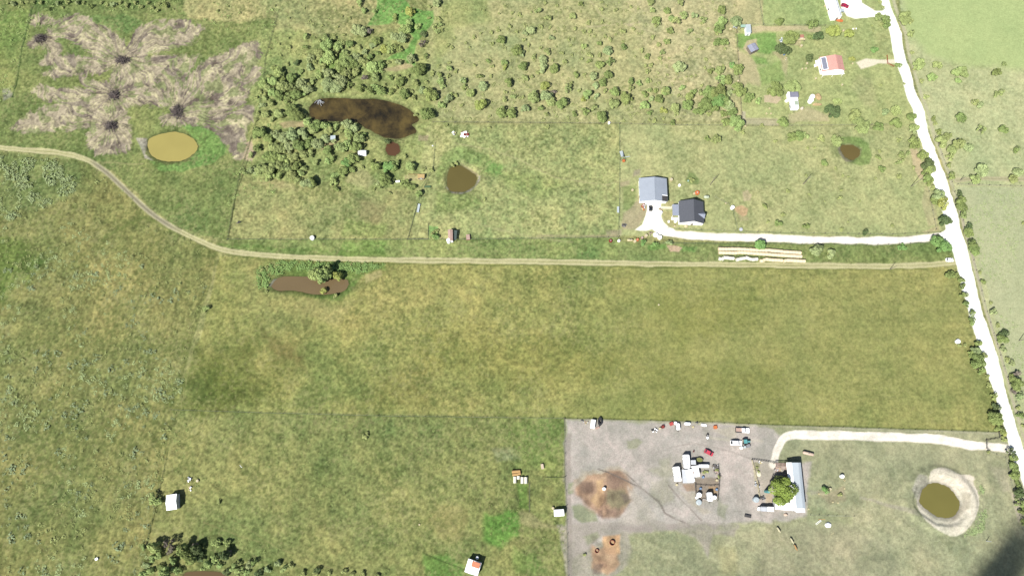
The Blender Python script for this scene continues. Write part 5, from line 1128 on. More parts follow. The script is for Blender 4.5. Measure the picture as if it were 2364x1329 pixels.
tank(1614, 1158.5, 6.4, 1.2, PALEB, 'pale open round trough below the white round tank', 'round_trough', 'trough')
trailer('caravan', 'white caravan at the lower edge of the pen in the yard', qy([(800,940),(918,935),(950,1110),(862,1120)]), 2.8, ac=1)
tank(1650.6, 1147, 4.4, 1.8, W_, 'white tank right of the lower caravan')
box(1609, 1148, 5, 5, 1, W_, 'white crate left of the round tank', 'crate', 'crate', .2)
for x, y, m, lb in ((1624,1100.5,BLUE,'blue tub below the green bed of the pen'),(1618,1126.8,BLUE,'blue tub in the middle of the pen'),(1655,1129,BLUE,'blue tub on the orange litter at the right of the pen'),(1563,1118,CREAM,'cream pail below the leftmost caravan'),(1655.5,1107.5,CREAM,'cream barrel on the right side of the pen')):
    tank(x, y, 2.8, .8, m, lb, 'tub', 'tub')
junk(1651, 1076, 8, 4, 'dark twiggy scrap at the end of the narrow trailer', [DSTEEL, STEEL, WOOD, PALE], 20, 22, .7)
junk(1653, 1088, 6, 6, 'brown lumber scrap in the upper right of the pen', [WOOD, STEEL, PINK], 21, 18, .6)
junk(1662, 1098, 3, 6, 'dark scrap along the right side of the pen', [DSTEEL, WOOD], 22, 9, .6)
junk(1601.5, 1039.5, 2, 4, 'rusty post stump above the caravan cluster', [REDJ, DSTEEL], 23, 5, .8, 'scrap_stack', 'scrap')
# things along the top of the yard
box(1369, 978, 9, 19, 1.9, W_, 'white box trailer at the upper left of the yard', 'box_trailer', 'trailer', -.16, lidm=W_)
box(1379.6, 987, 9, 4, .5, PINK, 'low pale trough below the black hay ring', 'trough', 'trough', .5)
junk(1352, 975, 6, 3.5, 'pale scrap left of the white box trailer', [PALE, CREAM, PINK], 24, 10, .5)
junk(1345, 970, 5, 2, 'dark scrap at the top left fence of the yard', [DSTEEL, STEEL], 25, 7, .5)
junk(1510.5, 993, 8, 4, 'white farm implement at the top of the yard', [W_, W_, DSTEEL], 26, 12, .9, 'farm_implement', 'implement')
tank(1524, 988, 2.6, .9, CREAM, 'cream drum left of the dark red box', 'drum', 'drum')
box(1531, 984.6, 6, 6.5, 1, REDJ, 'dark red box at the top of the yard', 'steel_box', 'box', .3)
box(1550.6, 977.6, 8, 7, .9, mat('faded_red_paint', C(206, 92, 90), .6, noise=(1, .1)), 'bright red box left of the white drums', 'steel_box', 'box', .4)
tank(1560, 975.6, 3.6, 1.2, W_, 'white drum right of the bright red box', 'drum', 'drum')
trailer('horse_trailer', 'white stock trailer near the top fence of the yard', [(1561,976.5),(1570,976),(1570,991),(1562,992)], 1.9, ac=0, cat='trailer')
htank(1587, 977, 15, 7.4, W_, 'white propane tank along the top fence of the yard')
box(1625, 980.5, 12, 5, .6, W_, 'low white trough along the top fence of the yard', 'trough', 'trough', -.15)
box(1600, 985, 5, 4, .4, CREAM, 'low cream block between the white tank and trough', 'feed_block', 'feed block', .2)
box(1652, 985.5, 7.5, 7.5, .9, ORANGE, 'orange box beside the top fence of the yard', 'crate', 'crate', .1)
junk(1610, 975, 6, 2, 'dark scrap on the top fence of the yard', [DSTEEL, STEEL], 27, 7, .4)
e = junk(1632.5, 1004, 4, 5, 'dark plough with a white wheel in the upper yard', [DSTEEL, DSTEEL, STEEL], 28, 12, .8, 'plough', 'plough')
bm = bmesh.new(); cyl(bm, 0, -1.1, .4, .5, .3, 16); obj('wheel', bm, W_, e)
box(1727, 1190.4, 14, 5.5, .7, DSTEEL, 'dark trough in the yard left of the barn', 'trough', 'trough', -.2)
htank(1866, 1046, 26, 7.4, mat('dusty_pink_tank', C(232, 208, 196), .6, noise=(1, .06)), 'long pinkish propane tank above the barn', math.radians(-13))
# barn compound
qb = lambda p: Z(1730, 1050, 8.86, p)
e, w_, l_ = gable('barn', 'long galvanised barn right of the big tree', 'barn', qb([(840,150),(1015,150),(1180,1090),(985,1090)]), 4.2, .4, BARN, BARNW, over=.12, windows=False, ridge_off=.35)
for k in range(3):
    bm = bmesh.new(); bx(bm, -w_/2+.05, (-.3+.3*k)*l_, 1.5, .08, 2.4, 3.0); obj('door', bm, PALE, e)
bm = bmesh.new(); prism(bm, [(-w_/2-1.9, 3.35), (-w_/2+.05, 4.0), (-w_/2+.05, 4.08), (-w_/2-1.9, 3.43)], -l_/2, l_/2); obj('side_awning', bm, W_, e)
bm = bmesh.new(); prism(bm, [(-w_/2, 3.3), (w_/2, 3.3), (w_/2, 3.38), (-w_/2, 3.38)], -l_/2-1.6, -l_/2-.01); obj('end_awning', bm, W_, e)
for s in (-1, 1):
    bm = bmesh.new(); bx(bm, s*(w_/2-.2), -l_/2-1.4, 1.62, .15, .15, 3.34); obj('post', bm, WOOD, e)
shed('stable', 'white flat-roofed wing forming the lower arm of the L-shaped barn', 'stable', qb([(525,958),(968,975),(968,1155),(530,1092)]), 3.2, W_, BARNW, drop=.1)
e = empty('pergola', place(1803.5, 1075.5, 2.4), -.02, 'slatted pergola between the yard and the long barn', 'pergola'); s = mpp(1803, 1075)
bm = bmesh.new()
for k in range(9): bx(bm, (-12+3*k)*s, 0, 2.42, 1.3*s, 15*s, .08)
obj('slats', bm, PINK, e)
bm = bmesh.new()
for yy in (-7, 0, 6): bx(bm, 0, yy*s, 2.3, 27*s, .16, .14)
obj('beam', bm, WOOD, e)
for sx in (-12.5, 12.5):
    for sy in (-7, 6):
        bm = bmesh.new(); bx(bm, sx*s, sy*s, 1.1, .13, .13, 2.3); obj('post', bm, WOOD, e)
junk(1797, 1083, 9, 5, 'pinkish rubble below the pergola', [PINK, PALE, CREAM], 30, 18, .5)
lump(1752.5, 1093.5, 6, 6.2, .5, mat('pale_gravel', C(250, 244, 226), 1, noise=(2, .06)), 'low heap of white gravel inside the barn yard', 'gravel_heap', 'gravel heap', 0, 31, 6)
e = tank(1775.7, 1134, 3.9, 4.2, TEAL, 'tall teal and white tank left of the big tree', lidm=W_)
e, L, Wd = trailer('stock_trailer', 'silver and white trailer parked left of the stable wing', qb([(232,1052),(502,1052),(500,1160),(240,1140)]), 2.5, m=PALE, ac=0, cat='trailer')
bm = bmesh.new(); bx(bm, L*.25, 0, 2.53, L*.48, Wd*.98, .07, bev=.03); obj('white_roof', bm, W_, e)
box(1752.5, 1174, 5, 7, 1, W_, 'white crate at the hitch of the silver trailer', 'crate', 'crate')
tank(1747, 1152.5, 6.6, 2.0, PALEB, 'pale round tank at the lower left corner of the barn yard')
junk(1760, 1149, 7, 5, 'dark machinery scrap right of the pale round tank', [DSTEEL, STEEL, DSTEEL, PALE], 32, 18, .9)
junk(1750.5, 1118, 3, 8, 'dark and pale scrap along the left side of the barn yard', [DSTEEL, PALE, WOOD], 33, 14, .6)
junk(1744, 1116, 2.5, 6, 'white boards leaning on the left side of the barn yard', [W_, PALE], 34, 8, .6)
junk(1786, 1156, 4, 4, 'white and dark clutter at the corner of the stable wing', [W_, DSTEEL, PALE], 35, 9, .7)
junk(1755, 1066, 7, 3, 'white boards in the upper left corner of the barn yard', [W_, CREAM, PALE], 36, 10, .3)
lump(1814.5, 1187, 5, 3.6, 1., mat('pinkish_tarp', C(238, 214, 202), .7, noise=(1, .06)), 'pinkish covered heap below the stable wing', 'tarp_heap', 'tarp heap', 0, 37)
tank(1946, 1098.5, 4.3, 1.6, W_, 'white tank in the paddock right of the barn')
junk(1950.5, 1108, 3, 2.5, 'cream scrap below the white paddock tank', [CREAM], 38, 4, .3)
tank(1917.6, 1128, 3.2, 1., CREAM, 'cream drum right of the small bright tree', 'drum', 'drum')
lump(1913, 1211, 7.5, 6, 1.3, W_, 'white tarp-covered heap in the lower paddock', 'tarp_heap', 'tarp heap', .3, 39, 7)
bm = bmesh.new(); tube(bm, [(0, 0, .15), (2.4, 1.6, .15)], .09); tube(bm, [(.4, -.3, .15), (2.7, 1.3, .15)], .07); p = P(1882, 1208.5); tag(obj('pipe_bundle', bm, W_, None, p), 'pair of white pipes lying left of the white tarp heap', 'pipes')
bm = bmesh.new(); bx(bm, 0, 0, .1, 2.9, .25, .18); p = P(1897, 1198); tag(obj('timber_beam', bm, TANW, None, p), 'tan timber lying above the white tarp heap', 'timber')
bm = bmesh.new(); tube(bm, [(0, 0, .1), (1.3, .8, .1)], .1); p = P(1918, 1233.5); tag(obj('pipe', bm, CREAM, None, p), 'short cream pipe lying below the white tarp heap', 'pipe')
for x, y, lb in ((1891,1139,'pale feed block left of the orange earth in the paddock'),(1923,1158,'dark-edged block at the lower left of the paddock earth'),(1935,1160,'cream block at the lower right of the paddock earth'),(1867,1174,'pale post block at the lower right corner of the barn'),(1950,1127,'pale block right of the yellow-green paddock tree')):
    box(x, y, 3, 3, .4, CREAM, lb, 'feed_block', 'feed block', .4)
tank(1395, 1127.5, 3.8, 1.6, W_, 'white feeder standing on brown waste hay in the left of the yard', 'feeder', 'feeder')
tank(2213.3, 787, 5, 1.2, W_, 'white barrel in the hay meadow near the road', 'barrel', 'barrel')
# unseen vapour puffs added only to cast a soft dark patch at lower right
for k, (x, y, rx, ry, rz_, dn) in enumerate(((2326, 1304, 17, 8, 8, .15), (2300, 1338, 12, 8, 7, .12), (2348, 1232, 13, 5, 5, .11), (2258, 1330, 9, 4.5, 5, .05))):
    p = P(x, y); H = 560; bm = bmesh.new()
    bmesh.ops.create_icosphere(bm, subdivisions=3, radius=1, matrix=Matrix.Rotation(.75, 4, 'Z') @ Matrix.Diagonal((rx, ry, rz_, 1)))
    o = obj('added_shade_cloud', bm, None, None, (p.x-SX*H, p.y-SY*H, H)); tag(o, kind='structure')
    m = bpy.data.materials.new('shade_cloud_vapour'); m.use_nodes = True; t = m.node_tree; t.nodes.remove(t.nodes['Principled BSDF'])
    v = t.nodes.new('ShaderNodeVolumePrincipled'); v.inputs['Density'].default_value = dn; v.inputs['Color'].default_value = (.9, .9, .92, 1); v.inputs['Anisotropy'].default_value = .3
    t.links.new(v.outputs[0], t.nodes['Material Output'].inputs['Volume']); o.data.materials.append(m)
# cattle
def cow(x, y, ang, m, label):
    e = place(x, y, 1.); V_ = [(-.85, 0, 1.1), (-.4, 0, 1.12), (.3, 0, 1.1), (.7, 0, 1.15), (1.0, 0, 1.35), (1.3, 0, 1.2), (1.52, 0, 1.0)]
    E_ = [(i, i+1) for i in range(6)]; R_ = [.24, .34, .37, .33, .19, .16, .09]
    for sx, at in ((-.7, 0), (.62, 3)):
        for s in (-1, 1):
            b = len(V_); V_ += [(sx, s*.22, .8), (sx+(-.06 if sx < 0 else .02), s*.22, .42), (sx, s*.22, .04)]; R_ += [.13, .075, .06]; E_ += [(at, b), (b, b+1), (b+1, b+2)]
    b = len(V_); V_ += [(-1.08, 0, 1.0), (-1.15, 0, .55)]; R_ += [.04, .03]; E_ += [(0, b), (b, b+1)]
    for s in (-1, 1): b = len(V_); V_ += [(1.1, s*.26, 1.38)]; R_ += [.045]; E_ += [(4, b)]
    me = bpy.data.meshes.new('cow'); me.from_pydata(V_, E_, []); o = bpy.data.objects.new('cow', me); COL.objects.link(o); o.location = e; o.rotation_euler.z = ang
    o.modifiers.new('s', 'SKIN'); sub = o.modifiers.new('u', 'SUBSURF'); sub.levels = 1; sub.render_levels = 1
    for k, sv in enumerate(me.skin_vertices[0].data): sv.radius = (R_[k], R_[k]*(.8 if k < 7 else 1)); sv.use_root = (k == 0)
    me.materials.append(m); tag(o, label, 'cow')
cow(1828, 1246.5, math.radians(-65), COWC, 'cream cow standing in the green paddock below the barn')
cow(1836.5, 1262, math.radians(-70), COWT, 'tan cow standing just below the cream cow')
cow(1797, 1221.5, math.radians(-60), COWC, 'pale cow grazing below the stable wing')
# middle left things
e, w_, l_ = gable('tent', 'small white tent in the wood near the dark pond', 'tent', [(827,347),(845,347),(846,358),(828,357)], 1.4, .9, W_, W_, 'h', over=.05, windows=False)
shed('shed', 'tiny blue-grey roofed shed in a clearing of the wood', 'shed', [(762,313),(774,313),(775,322),(763,323)], 2., PALEB, WOOD)
box(788, 388, 7, 4, .5, CREAM, 'cream box on the ground in the lower wood', 'box', 'box')
box(918, 418.5, 9, 4, .5, W_, 'white bench-like box below the wood', 'box', 'box', .1)
shed('shed', 'small tan lumber shed between the wood and the olive pond', 'shed', [(963,402),(979,402),(981,412),(965,411)], 1.6, TANW, WOOD)
junk(1072.5, 311.5, 11, 10.5, 'heap of white and pink junk above the olive pond', [W_, PINK, W_, PINK, REDJ], 40, 34, 1.1)
junk(1049, 307.5, 6, 5, 'small pale junk left of the white and pink heap', [PALE, W_, CREAM], 41, 10, .5)
junk(998, 337, 2.5, 3, 'white scrap at the top of the pen fence', [W_], 42, 3, .4)
tank(720, 548, 5, 1.4, W_, 'white round tank by the fence above the lane')
gable('shed', 'small pink-roofed shed above the lane', 'shed', [(1034,530),(1044.5,530),(1046,555),(1034.5,556)], 2.9, .3, PINK, WP, windows=False, over=.1)
shed('lean_to', 'dark sheet for the shade on the right side of the pink-roofed shed', 'lean-to', [(1045.5,531),(1054,532),(1055,554),(1046.5,554)], 1.9, mat('shed_side_shade', (.035, .05, .045), .9, noise=(2, .3)), WP, open_=True)  # added dark sheet stands for shade at the shed's open right side
tank(1035, 553, 4.5, 3.3, W_, 'white round tank at the foot of the pink-roofed shed')
box(1080.5, 547, 8, 12, 1.2, REDJ, 'rusty dark box right of the pink-roofed shed', 'steel_box', 'box', .1, lidm=PINK)
box(966, 480, 5, 20, .6, PALEB, 'long pale blue trough by the pen fence', 'trough', 'trough', -.15)
box(987, 430.5, 14, 4, .6, mat('green_mesh', C(92, 124, 92), .8, noise=(1, .1)), 'dark green mesh cover left of the olive pond', 'mesh_cover', 'cover')
junk(551, 514, 5, 4, 'dark scrap near the left fence of the field', [DSTEEL, BRUSH], 43, 10, .6)
e = empty('swing_set', place(1438, 362, 1), -1.3, 'pale blue and orange play set beside the fence', 'play set')
bm = bmesh.new(); bx(bm, -1.5, 0, 1., 3.2, 1.5, .12, bev=.04); obj('platform', bm, PALEB, e)
bm = bmesh.new(); tube(bm, [(0, -1.2, 0), (0, 0, 2), (0, 1.4, 0)], .07); tube(bm, [(1.4, -1.2, 0), (1.4, 0, 2), (1.4, 1.4, 0)], .07); tube(bm, [(-1, 0, 2), (1.6, 0, 2)], .08); obj('frame', bm, DSTEEL, e)
bm = bmesh.new(); bx(bm, 1.9, -.1, .5, 1.2, 1.2, .8, bev=.1); obj('slide_box', bm, ORANGE, e)
bm = bmesh.new(); bx(bm, .4, 2.2, .6, .3, 2.6, .1, rz=-.1); obj('beam', bm, PALEB, e)
# around the two houses
for x, y, r, h, m, nm, lb in ((1550,413.5,4.3,1.3,CREAM,'tank','cream round tank at the upper right corner of the blue-grey roofed house'),(1569,427,3,.8,W_,'tub','white tub between the house and the round green patch'),
 (1610,444,5.4,.9,ORANGE,'trampoline','orange round cover above the charcoal roof'),(1603,446,2.8,.8,CREAM,'tub','cream tub left of the orange round cover'),(1692,477.5,4.2,1.6,W_,'tank','white round tank at the fence right of the charcoal-roofed house'),
 (1560.5,509,3.4,1.4,W_,'tank','white round tank below the porch of the charcoal-roofed house'),(1558,521.5,2.3,.6,CREAM,'tub','cream tub between the driveway and the charcoal-roofed house'),(1711,529,4,.4,PALE,'tub','flat pale round lid beside the driveway'),
 (1524,547,4.7,1.5,W_,'tank','white round tank, right of the pair below the driveway bend'),(1492,543,4.2,1.2,CREAM,'tank','cream round tank left of the driveway bend'),(1466,556,3.8,1,CREAM,'tank','cream round tank beside the orange drum in the hedge'),
 (1472,552.5,3.4,1,ORANGE,'drum','orange drum in the hedge below the house yard'),(1429,555,3,1,W_,'drum','white drum where the fence meets the hedge'),(1410,555,4,.9,REDJ,'drum','rusty drum at the far left of the hedge row'),(1483,548,3,.8,PINK,'drum','pinkish drum between two cream tanks of the hedge row'),
 (1535,457.5,3,.9,AQUA,'tub','pale green tub beside the shaded corner of the house'),(1526,489.5,3.6,1.3,W_,'tank','white tank with red clutter right of the driveway pad'),(1589,417,2,.4,AQUA,'tub','tiny aqua tub at the round green patch'),(1460.5,438,3,.7,CREAM,'tub','pale tub in the garden left of the house'),(1676,469,1.8,.5,CREAM,'tub','tiny pale tub right of the charcoal-roofed house')):
    tank(x, y, r, h, m, lb, {'tank': 'water_tank'}.get(nm, nm), {'tank': 'tank', 'tub': 'tub', 'drum': 'drum', 'trampoline': 'cover'}[nm], .12)
htank(1631, 454.5, 13, 7.5, mat('sage_tank_paint', C(214, 226, 206), .5, noise=(1, .05)), 'pale green propane tank upper right of the charcoal roof')
lump(1514.5, 541.5, 7, 5.6, 1.3, W_, 'white tarp-covered heap, left of the pair below the driveway bend', 'tarp_heap', 'tarp heap', -.4, 50)
htank(1454.5, 554, 14, 6, CREAM, 'cream horizontal tank in the hedge row')
lump(1584, 522, 5, 3.6, .9, CREAM, 'cream bush-like covered heap against the white gable wall', 'tarp_heap', 'tarp heap', 0, 51)
lump(1483, 455, 8, 9, 2.2, mat('straw_tarp', C(222, 204, 170), .9, noise=(1.4, .1), bump=.5), 'tan covered heap at the left corner of the blue-grey roofed house', 'tarp_heap', 'tarp heap', 0, 52, 9)
junk(1485, 478, 5, 9, 'orange and red junk left of the driveway pad', [ORANGE, REDF, CREAM, PALE], 53, 18, .8)
junk(1524, 483, 5, 5, 'red clutter right of the driveway pad', [REDJ, PINK, CREAM, DSTEEL], 54, 9, .5)
junk(1492, 468, 6, 5, 'grey clutter at the lower left corner of the blue-grey roofed house', [PALE, STEEL, PALEB], 55, 12, .8)
box(1427, 483.5, 4.5, 14, .7, PALEB, 'long pale trough beside the fence left of the garden', 'trough', 'trough', -.05)
junk(1441, 519, 6, 5, 'dark scrap heap beside the fence below the garden', [DSTEEL, BRUSH, STEEL], 56, 16, .7)
junk(1502, 538, 4, 5, 'brown lumber left of the white tarp heap', [WOOD, PINK], 57, 8, .6)
box(1544, 511, 4, 5, .6, W_, 'white step box at the porch corner of the charcoal-roofed house', 'box', 'box')
# lower left
e, w_, l_ = gable('shed', 'leaning white two-pitch shed at the lower left of the picture', 'shed', [(383.5,1142),(409.5,1139),(407.5,1174),(386,1178)], 3.0, .8, WR, BARNW, 'h', over=.15, windows=False)
junk(437, 1105, 6, 6, 'white junk above right of the leaning white shed', [W_, PALE, STEEL], 60, 14, .8)
tank(455, 1109, 3.4, .8, CREAM, 'cream tub right of the white junk at lower left', 'tub', 'tub')
junk(439, 1126.5, 4.5, 6, 'pink and white junk right of the leaning white shed', [W_, PINK, CREAM], 61, 9, .7)
box(222, 1289.5, 6, 5, .7, W_, 'small white box alone in the lower left pasture', 'box', 'box', .5)
for k, (x, y, lb) in enumerate(((1188.6,1107,'first from left'),(1197,1105.5,'second from left'),(1205.7,1108,'third from left'),(1214,1108,'fourth from left'))):
    for j in (-1, 1):
        if k == 1 and j == -1: continue
        s = mpp(x, y); p = P(x, y-j*3.6, .7); bm = bmesh.new(); cyl(bm, 0, .7, .68, .7, 1.4, 18, rot=RX)
        o = obj('hay_bale', bm, HAYW, None, (p.x, p.y, 0)); tag(o, f"white wrapped bale, {lb}, {'upper' if j == 1 else 'lower'} of its pair in the lower middle field" if k != 1 else 'single pinkish-white wrapped bale, second from left in the lower middle field', 'hay bale', 'wrapped bales in the lower middle field')
for k, (x, y) in enumerate(((1185,1088),(1191,1087.5),(1197.5,1087),(1186,1094.5),(1192.5,1094),(1198.5,1092.5))):
    p = P(x, y, .7); bm = bmesh.new(); cyl(bm, -.62, 0, .62, .62, 1.25, 16, rot=RY)
    tag(obj('hay_bale', bm, HAYT, None, (p.x, p.y, 0), .1), f"tan bale, {['left', 'middle', 'right'][k % 3]} of the {'upper' if k < 3 else 'lower'} row above the white wrapped bales", 'hay bale', 'tan bales in the lower middle field')
box(1252, 1076, 6, 11, .9, mat('pinkish_box', C(226, 208, 192), .7, noise=(1, .08)), 'pinkish box right of the tan bales', 'box', 'box', .2)
gable('tent', 'white frame tent beside the left fence of the yard', 'tent', [(1279,1176),(1301,1174),(1303,1190),(1279,1191)], 2.2, .7, W_, W_, 'h', over=.05, windows=False)
tank(1276.5, 1172, 3.2, .9, CREAM, 'cream drum at the upper left of the white frame tent', 'drum', 'drum')
e, w_, l_ = gable('shed', 'white metal shed with an orange roof corner on the bottom edge', 'shed', [(1081,1289),(1110,1297),(1104,1330),(1073,1318)], 3.0, .6, WR, BARNW, 'v', over=.1, windows=False)
c4 = [(1089.5,1294.5),(1108.5,1298),(1107,1312),(1088.5,1307)]; c, rz, a, b = fit(c4, 3.9)
l = e.matrix_basis.inverted() @ Vector((c.x, c.y, 0)); bm = bmesh.new(); bx(bm, 0, 0, 3.78, a, b, .08); obj('roof_sheet', bm, PEACH, e, (l.x, l.y, 0))
tank(1101.6, 1286.8, 3.5, 1.8, W_, 'white round tank behind the orange and white shed')
tank(968, 1210, 2, .4, CREAM, 'tiny cream tub in the lower middle field', 'tub', 'tub')
bm = bmesh.new(); tube(bm, [(-.5, .6, .1), (0, 0, .1), (.6, -.4, .1)], .08); tag(obj('white_branch', bm, W_, None, P(556, 1076)), 'pale stick lying in the lower middle field', 'stick')
tank(1521, 703, 2, .4, CREAM, 'tiny cream tub in the middle of the hay meadow', 'tub', 'tub')
# long rows of bales
n = 0
bales = []
def row(pts, nb, lab, m):
    q = [Z(1650, 560, 10.28, [p])[0] for p in pts]; L = [0]
    for a, b in zip(q[:-1], q[1:]): L.append(L[-1]+math.hypot(b[0]-a[0], b[1]-a[1]))
    for k in range(nb):
        t = (k+.5)/nb*L[-1]; j = max(i for i in range(len(L)-1) if L[i] <= t); f = (t-L[j])/(L[j+1]-L[j]); x = q[j][0]+(q[j+1][0]-q[j][0])*f; y = q[j][1]+(q[j+1][1]-q[j][1])*f
        s = mpp(x, y); p = P(x, y, .75); lab = lab.replace(' from the left', ''); ln = L[-1]/nb*s*.97
        if not bales:
            bm = bmesh.new(); cyl(bm, -.5, 0, 0, 1, 1, 20, rot=RY)
            bmesh.ops.bevel(bm, geom=[e for e in bm.edges if abs(e.verts[0].co.x-e.verts[1].co.x) < .01], offset=.08, segments=2, affect='EDGES')
            o = obj('hay_bale', bm, m); bales.append(o)
        else: o = bales[0].copy(); COL.objects.link(o)
        o.material_slots[0].link = 'OBJECT'; o.material_slots[0].material = m
        r = .84+random.uniform(-.03, .03); o.location = (p.x, p.y+random.uniform(-.05, .05), r-.03); o.scale = (ln, r, r); o.rotation_euler.z = -math.atan2(q[j+1][1]-q[j][1], q[j+1][0]-q[j][0])+random.uniform(-.05, .05)
        w_ = 'left end of' if k == 0 else 'right end of' if k == nb-1 else 'inside'
        tag(o, f"pale round hay bale at the {w_} {lab}" if k in (0, nb-1) else f"pale round hay bale inside {lab}", 'hay bale', f"bales of {lab}" if k not in (0, nb-1) else f"end bales of the rows")
row([(80,150),(600,152),(1100,182),(1300,180),(1600,210),(2045,242)], 27, 'the uppermost long bale row', HAY)
row([(90,235),(500,245),(600,230),(1050,262),(1600,300),(2065,328)], 27, 'the second long bale row', HAY)
row([(90,375),(180,390),(225,350),(330,365),(460,375)], 6, 'the first short bale row from the left', HAYW)
row([(500,415),(600,385),(760,360),(880,400),(1020,388)], 7, 'the second short bale row from the left', HAYW)
row([(1065,430),(1140,430),(1200,392),(1380,410),(1610,420)], 8, 'the third short bale row from the left', HAY)
row([(1625,445),(1690,420),(1900,425),(2145,440)], 7, 'the fourth short bale row from the left', HAY)
# brush heaps
for k, (x, y, rx, ry, lb) in enumerate(((281,138,15,7,'dark brush heap, uppermost of the cleared ground'),(262,219,11,9,'dark brush heap in the left middle of the cleared ground'),(255,289,12,8,'dark brush heap left above the yellow pond'),(408,256,13,16,'dark leaning brush heap right above the yellow pond'),(91,88,11,8,'dark brush heap against the left fence'))):
    s = mpp(x, y); rs = random.Random(k+900); p = P(x, y, .8); bm = bmesh.new(); e = empty('brush_heap', (p.x, p.y, 0), 0, lb, 'brush heap')
    for j in range(300):
        a = rs.random()*6.28; d = rs.random()**.7*1.35; cx_ = math.cos(a)*d*rx*s*.8; cy_ = math.sin(a)*d*ry*s*.8; z = max(0, 1-d)*2.1*rs.random()+.1; b = rs.random()*6.28; L = rs.uniform(.6, 2.2); t = rs.uniform(-.5, .5)
        tube(bm, [(cx_, cy_, z), (cx_+math.cos(b)*L, cy_+math.sin(b)*L, max(.05, z+t*L))], rs.uniform(.04, .13), 4)
    obj('branches', bm, BRUSH, e)
    bm = bmesh.new()
    for j in range(7):
        a = rs.random()*6.28; d = rs.random()*.5; bmesh.ops.create_icosphere(bm, subdivisions=2, radius=rs.uniform(.5, 1.2), matrix=Matrix.Translation((math.cos(a)*d*rx*s, math.sin(a)*d*ry*s, .2)) @ Matrix.Diagonal((1.3, 1, .8, 1)))
    for v in bm.verts: v.co += Vector((rs.uniform(-1, 1), rs.uniform(-1, 1), rs.uniform(-1, 1)))*.16
    obj('root_balls', bm, mat(f"root_soil", (.05, .038, .034), 1, noise=(2, .3), bump=.8), e)
for x, y, a, lb in ((740,232,.5,'bare grey fallen tree at the left end of the dark pond'),):
    rs = random.Random(3); bm = bmesh.new()
    for j in range(9):
        b = a+rs.uniform(-1.2, .8)-2.2; L = rs.uniform(1.5, 3.6); tube(bm, [(0, 0, .4), (math.cos(b)*L*.5, math.sin(b)*L*.5, .6), (math.cos(b+.3)*L, math.sin(b+.3)*L, .4)], .09, 5)
    tag(obj('fallen_tree', bm, PALE, None, P(x, y)), lb, 'fallen tree')
# ------------------------------------------------------------ poles and fences
POST = None
def pole(x, y, h, label, arm=True, m=WOOD):
    p = P(x, y); e = empty('utility_pole', p, .5, label, 'utility pole')
    bm = bmesh.new(); cyl(bm, 0, 0, -.2, .15, h+.2, 10, r2=.10); obj('pole', bm, m, e)
    if arm:
        bm = bmesh.new(); bx(bm, 0, .14, h-.6, 2.2, .1, .12); ar = obj('crossarm', bm, m, e)
        for s in (-.9, 0, .9):
            bm = bmesh.new(); cyl(bm, s, .14, h-.53, .05, .18, 8); obj('insulator', bm, STEEL, ar)
pole(1639, 427, 9, 'wooden utility pole upper right of the charcoal-roofed house')
pole(2102.5, 431, 10, 'dark utility pole in the pasture left of the gravel road')
pole(1853, 426, 9, 'weathered utility pole in the middle of the right pasture')
pole(2352, 786, 10, 'dark utility pole at the right edge of the picture')
pole(2277, 1247.5, 3, 'short pale pole at the lower right beside the round pond', False, PALE)
pole(2054, 622, 6, 'thin bare pole below the two-track lane', False)
pole(2217, 416, 4, 'leaning gate pole at the start of the pasture lane', False)
bmp = bmesh.new(); bx(bmp, 0, 0, .55, .13, .13, 1.3); pm_ = bpy.data.meshes.new('post'); bmp.to_mesh(pm_); bmp.free(); pm_.materials.append(POSTM)
bmp = bmesh.new(); bx(bmp, 0, 0, .55, .12, .12, 1.3); pm2 = bpy.data.meshes.new('post'); bmp.to_mesh(pm2); bmp.free(); pm2.materials.append(REDF)
def fence(pts, label, sp=5, pm=None, rail=None, h=1.15, name='fence', cat='fence', group='wire fences between the pastures'):
    q = [P(*p) for p in pts]; e = empty(name, q[0], 0, label, cat, group); n = 0
    tot = sum((b-a).length for a, b in zip(q[:-1], q[1:])); sp = max(sp, tot/95)
    bm = bmesh.new()
    for a, b in zip(q[:-1], q[1:]):
        d = b-a; k = max(1, round(d.length/sp))
        for j in range(k+(1 if b is q[-1] else 0)):
            r = a+d*(j/k)-q[0]; o = bpy.data.objects.new('post', pm or pm_); COL.objects.link(o); o.parent = e; o.location = r
        if rail:
            for zz_ in (.45, .8, h): tube(bm, [a-q[0]+Vector((0, 0, zz_)), b-q[0]+Vector((0, 0, zz_))], .045, 5)
        else:
            for zz_ in (.35, .7, 1.05): tube(bm, [a-q[0]+Vector((0, 0, zz_)), b-q[0]+Vector((0, 0, zz_))], .012, 3)
    obj('rails' if rail else 'wires', bm, rail or STEEL, e)
fence([(75,18),(52,110),(36,200),(28,225)], 'wire fence along the left of the cleared ground')
fence([(640,40),(615,130),(600,250),(572,345),(545,440),(526,552)], 'wire fence along the left edge of the wood')
fence([(526,553),(720,553),(940,553),(1150,552),(1428,548)], 'wire fence above the lane in the middle')
fence([(1000,283),(1200,284),(1430,286),(1560,290),(1712,290)], 'wire fence along the foot of the upper pasture')
fence([(1430,287),(1431,370),(1430,460),(1428,547)], 'wire fence left of the two houses')
fence([(1700,55),(1703,120),(1710,240),(1714,285)], 'wire fence on the left side of the homestead')
fence([(1700,57),(1762,58.5),(1905,60)], 'wire fence on the top side of the homestead')
fence([(1752,0),(1762,57)], 'short wire fence running up to the top edge')
fence([(1714,291),(1850,291),(2080,288)], 'wire fence below the homestead')
fence([(395,945),(600,952),(900,960),(1302,965)], 'wire fence between the hay meadow and the lower middle field')
fence([(1303,966),(1500,971),(1700,978),(2000,988),(2308,998)], 'wire fence along the top of the yard')
fence([(1303,968),(1305,1100),(1309,1200),(1312,1329)], 'wire fence down the left of the yard')
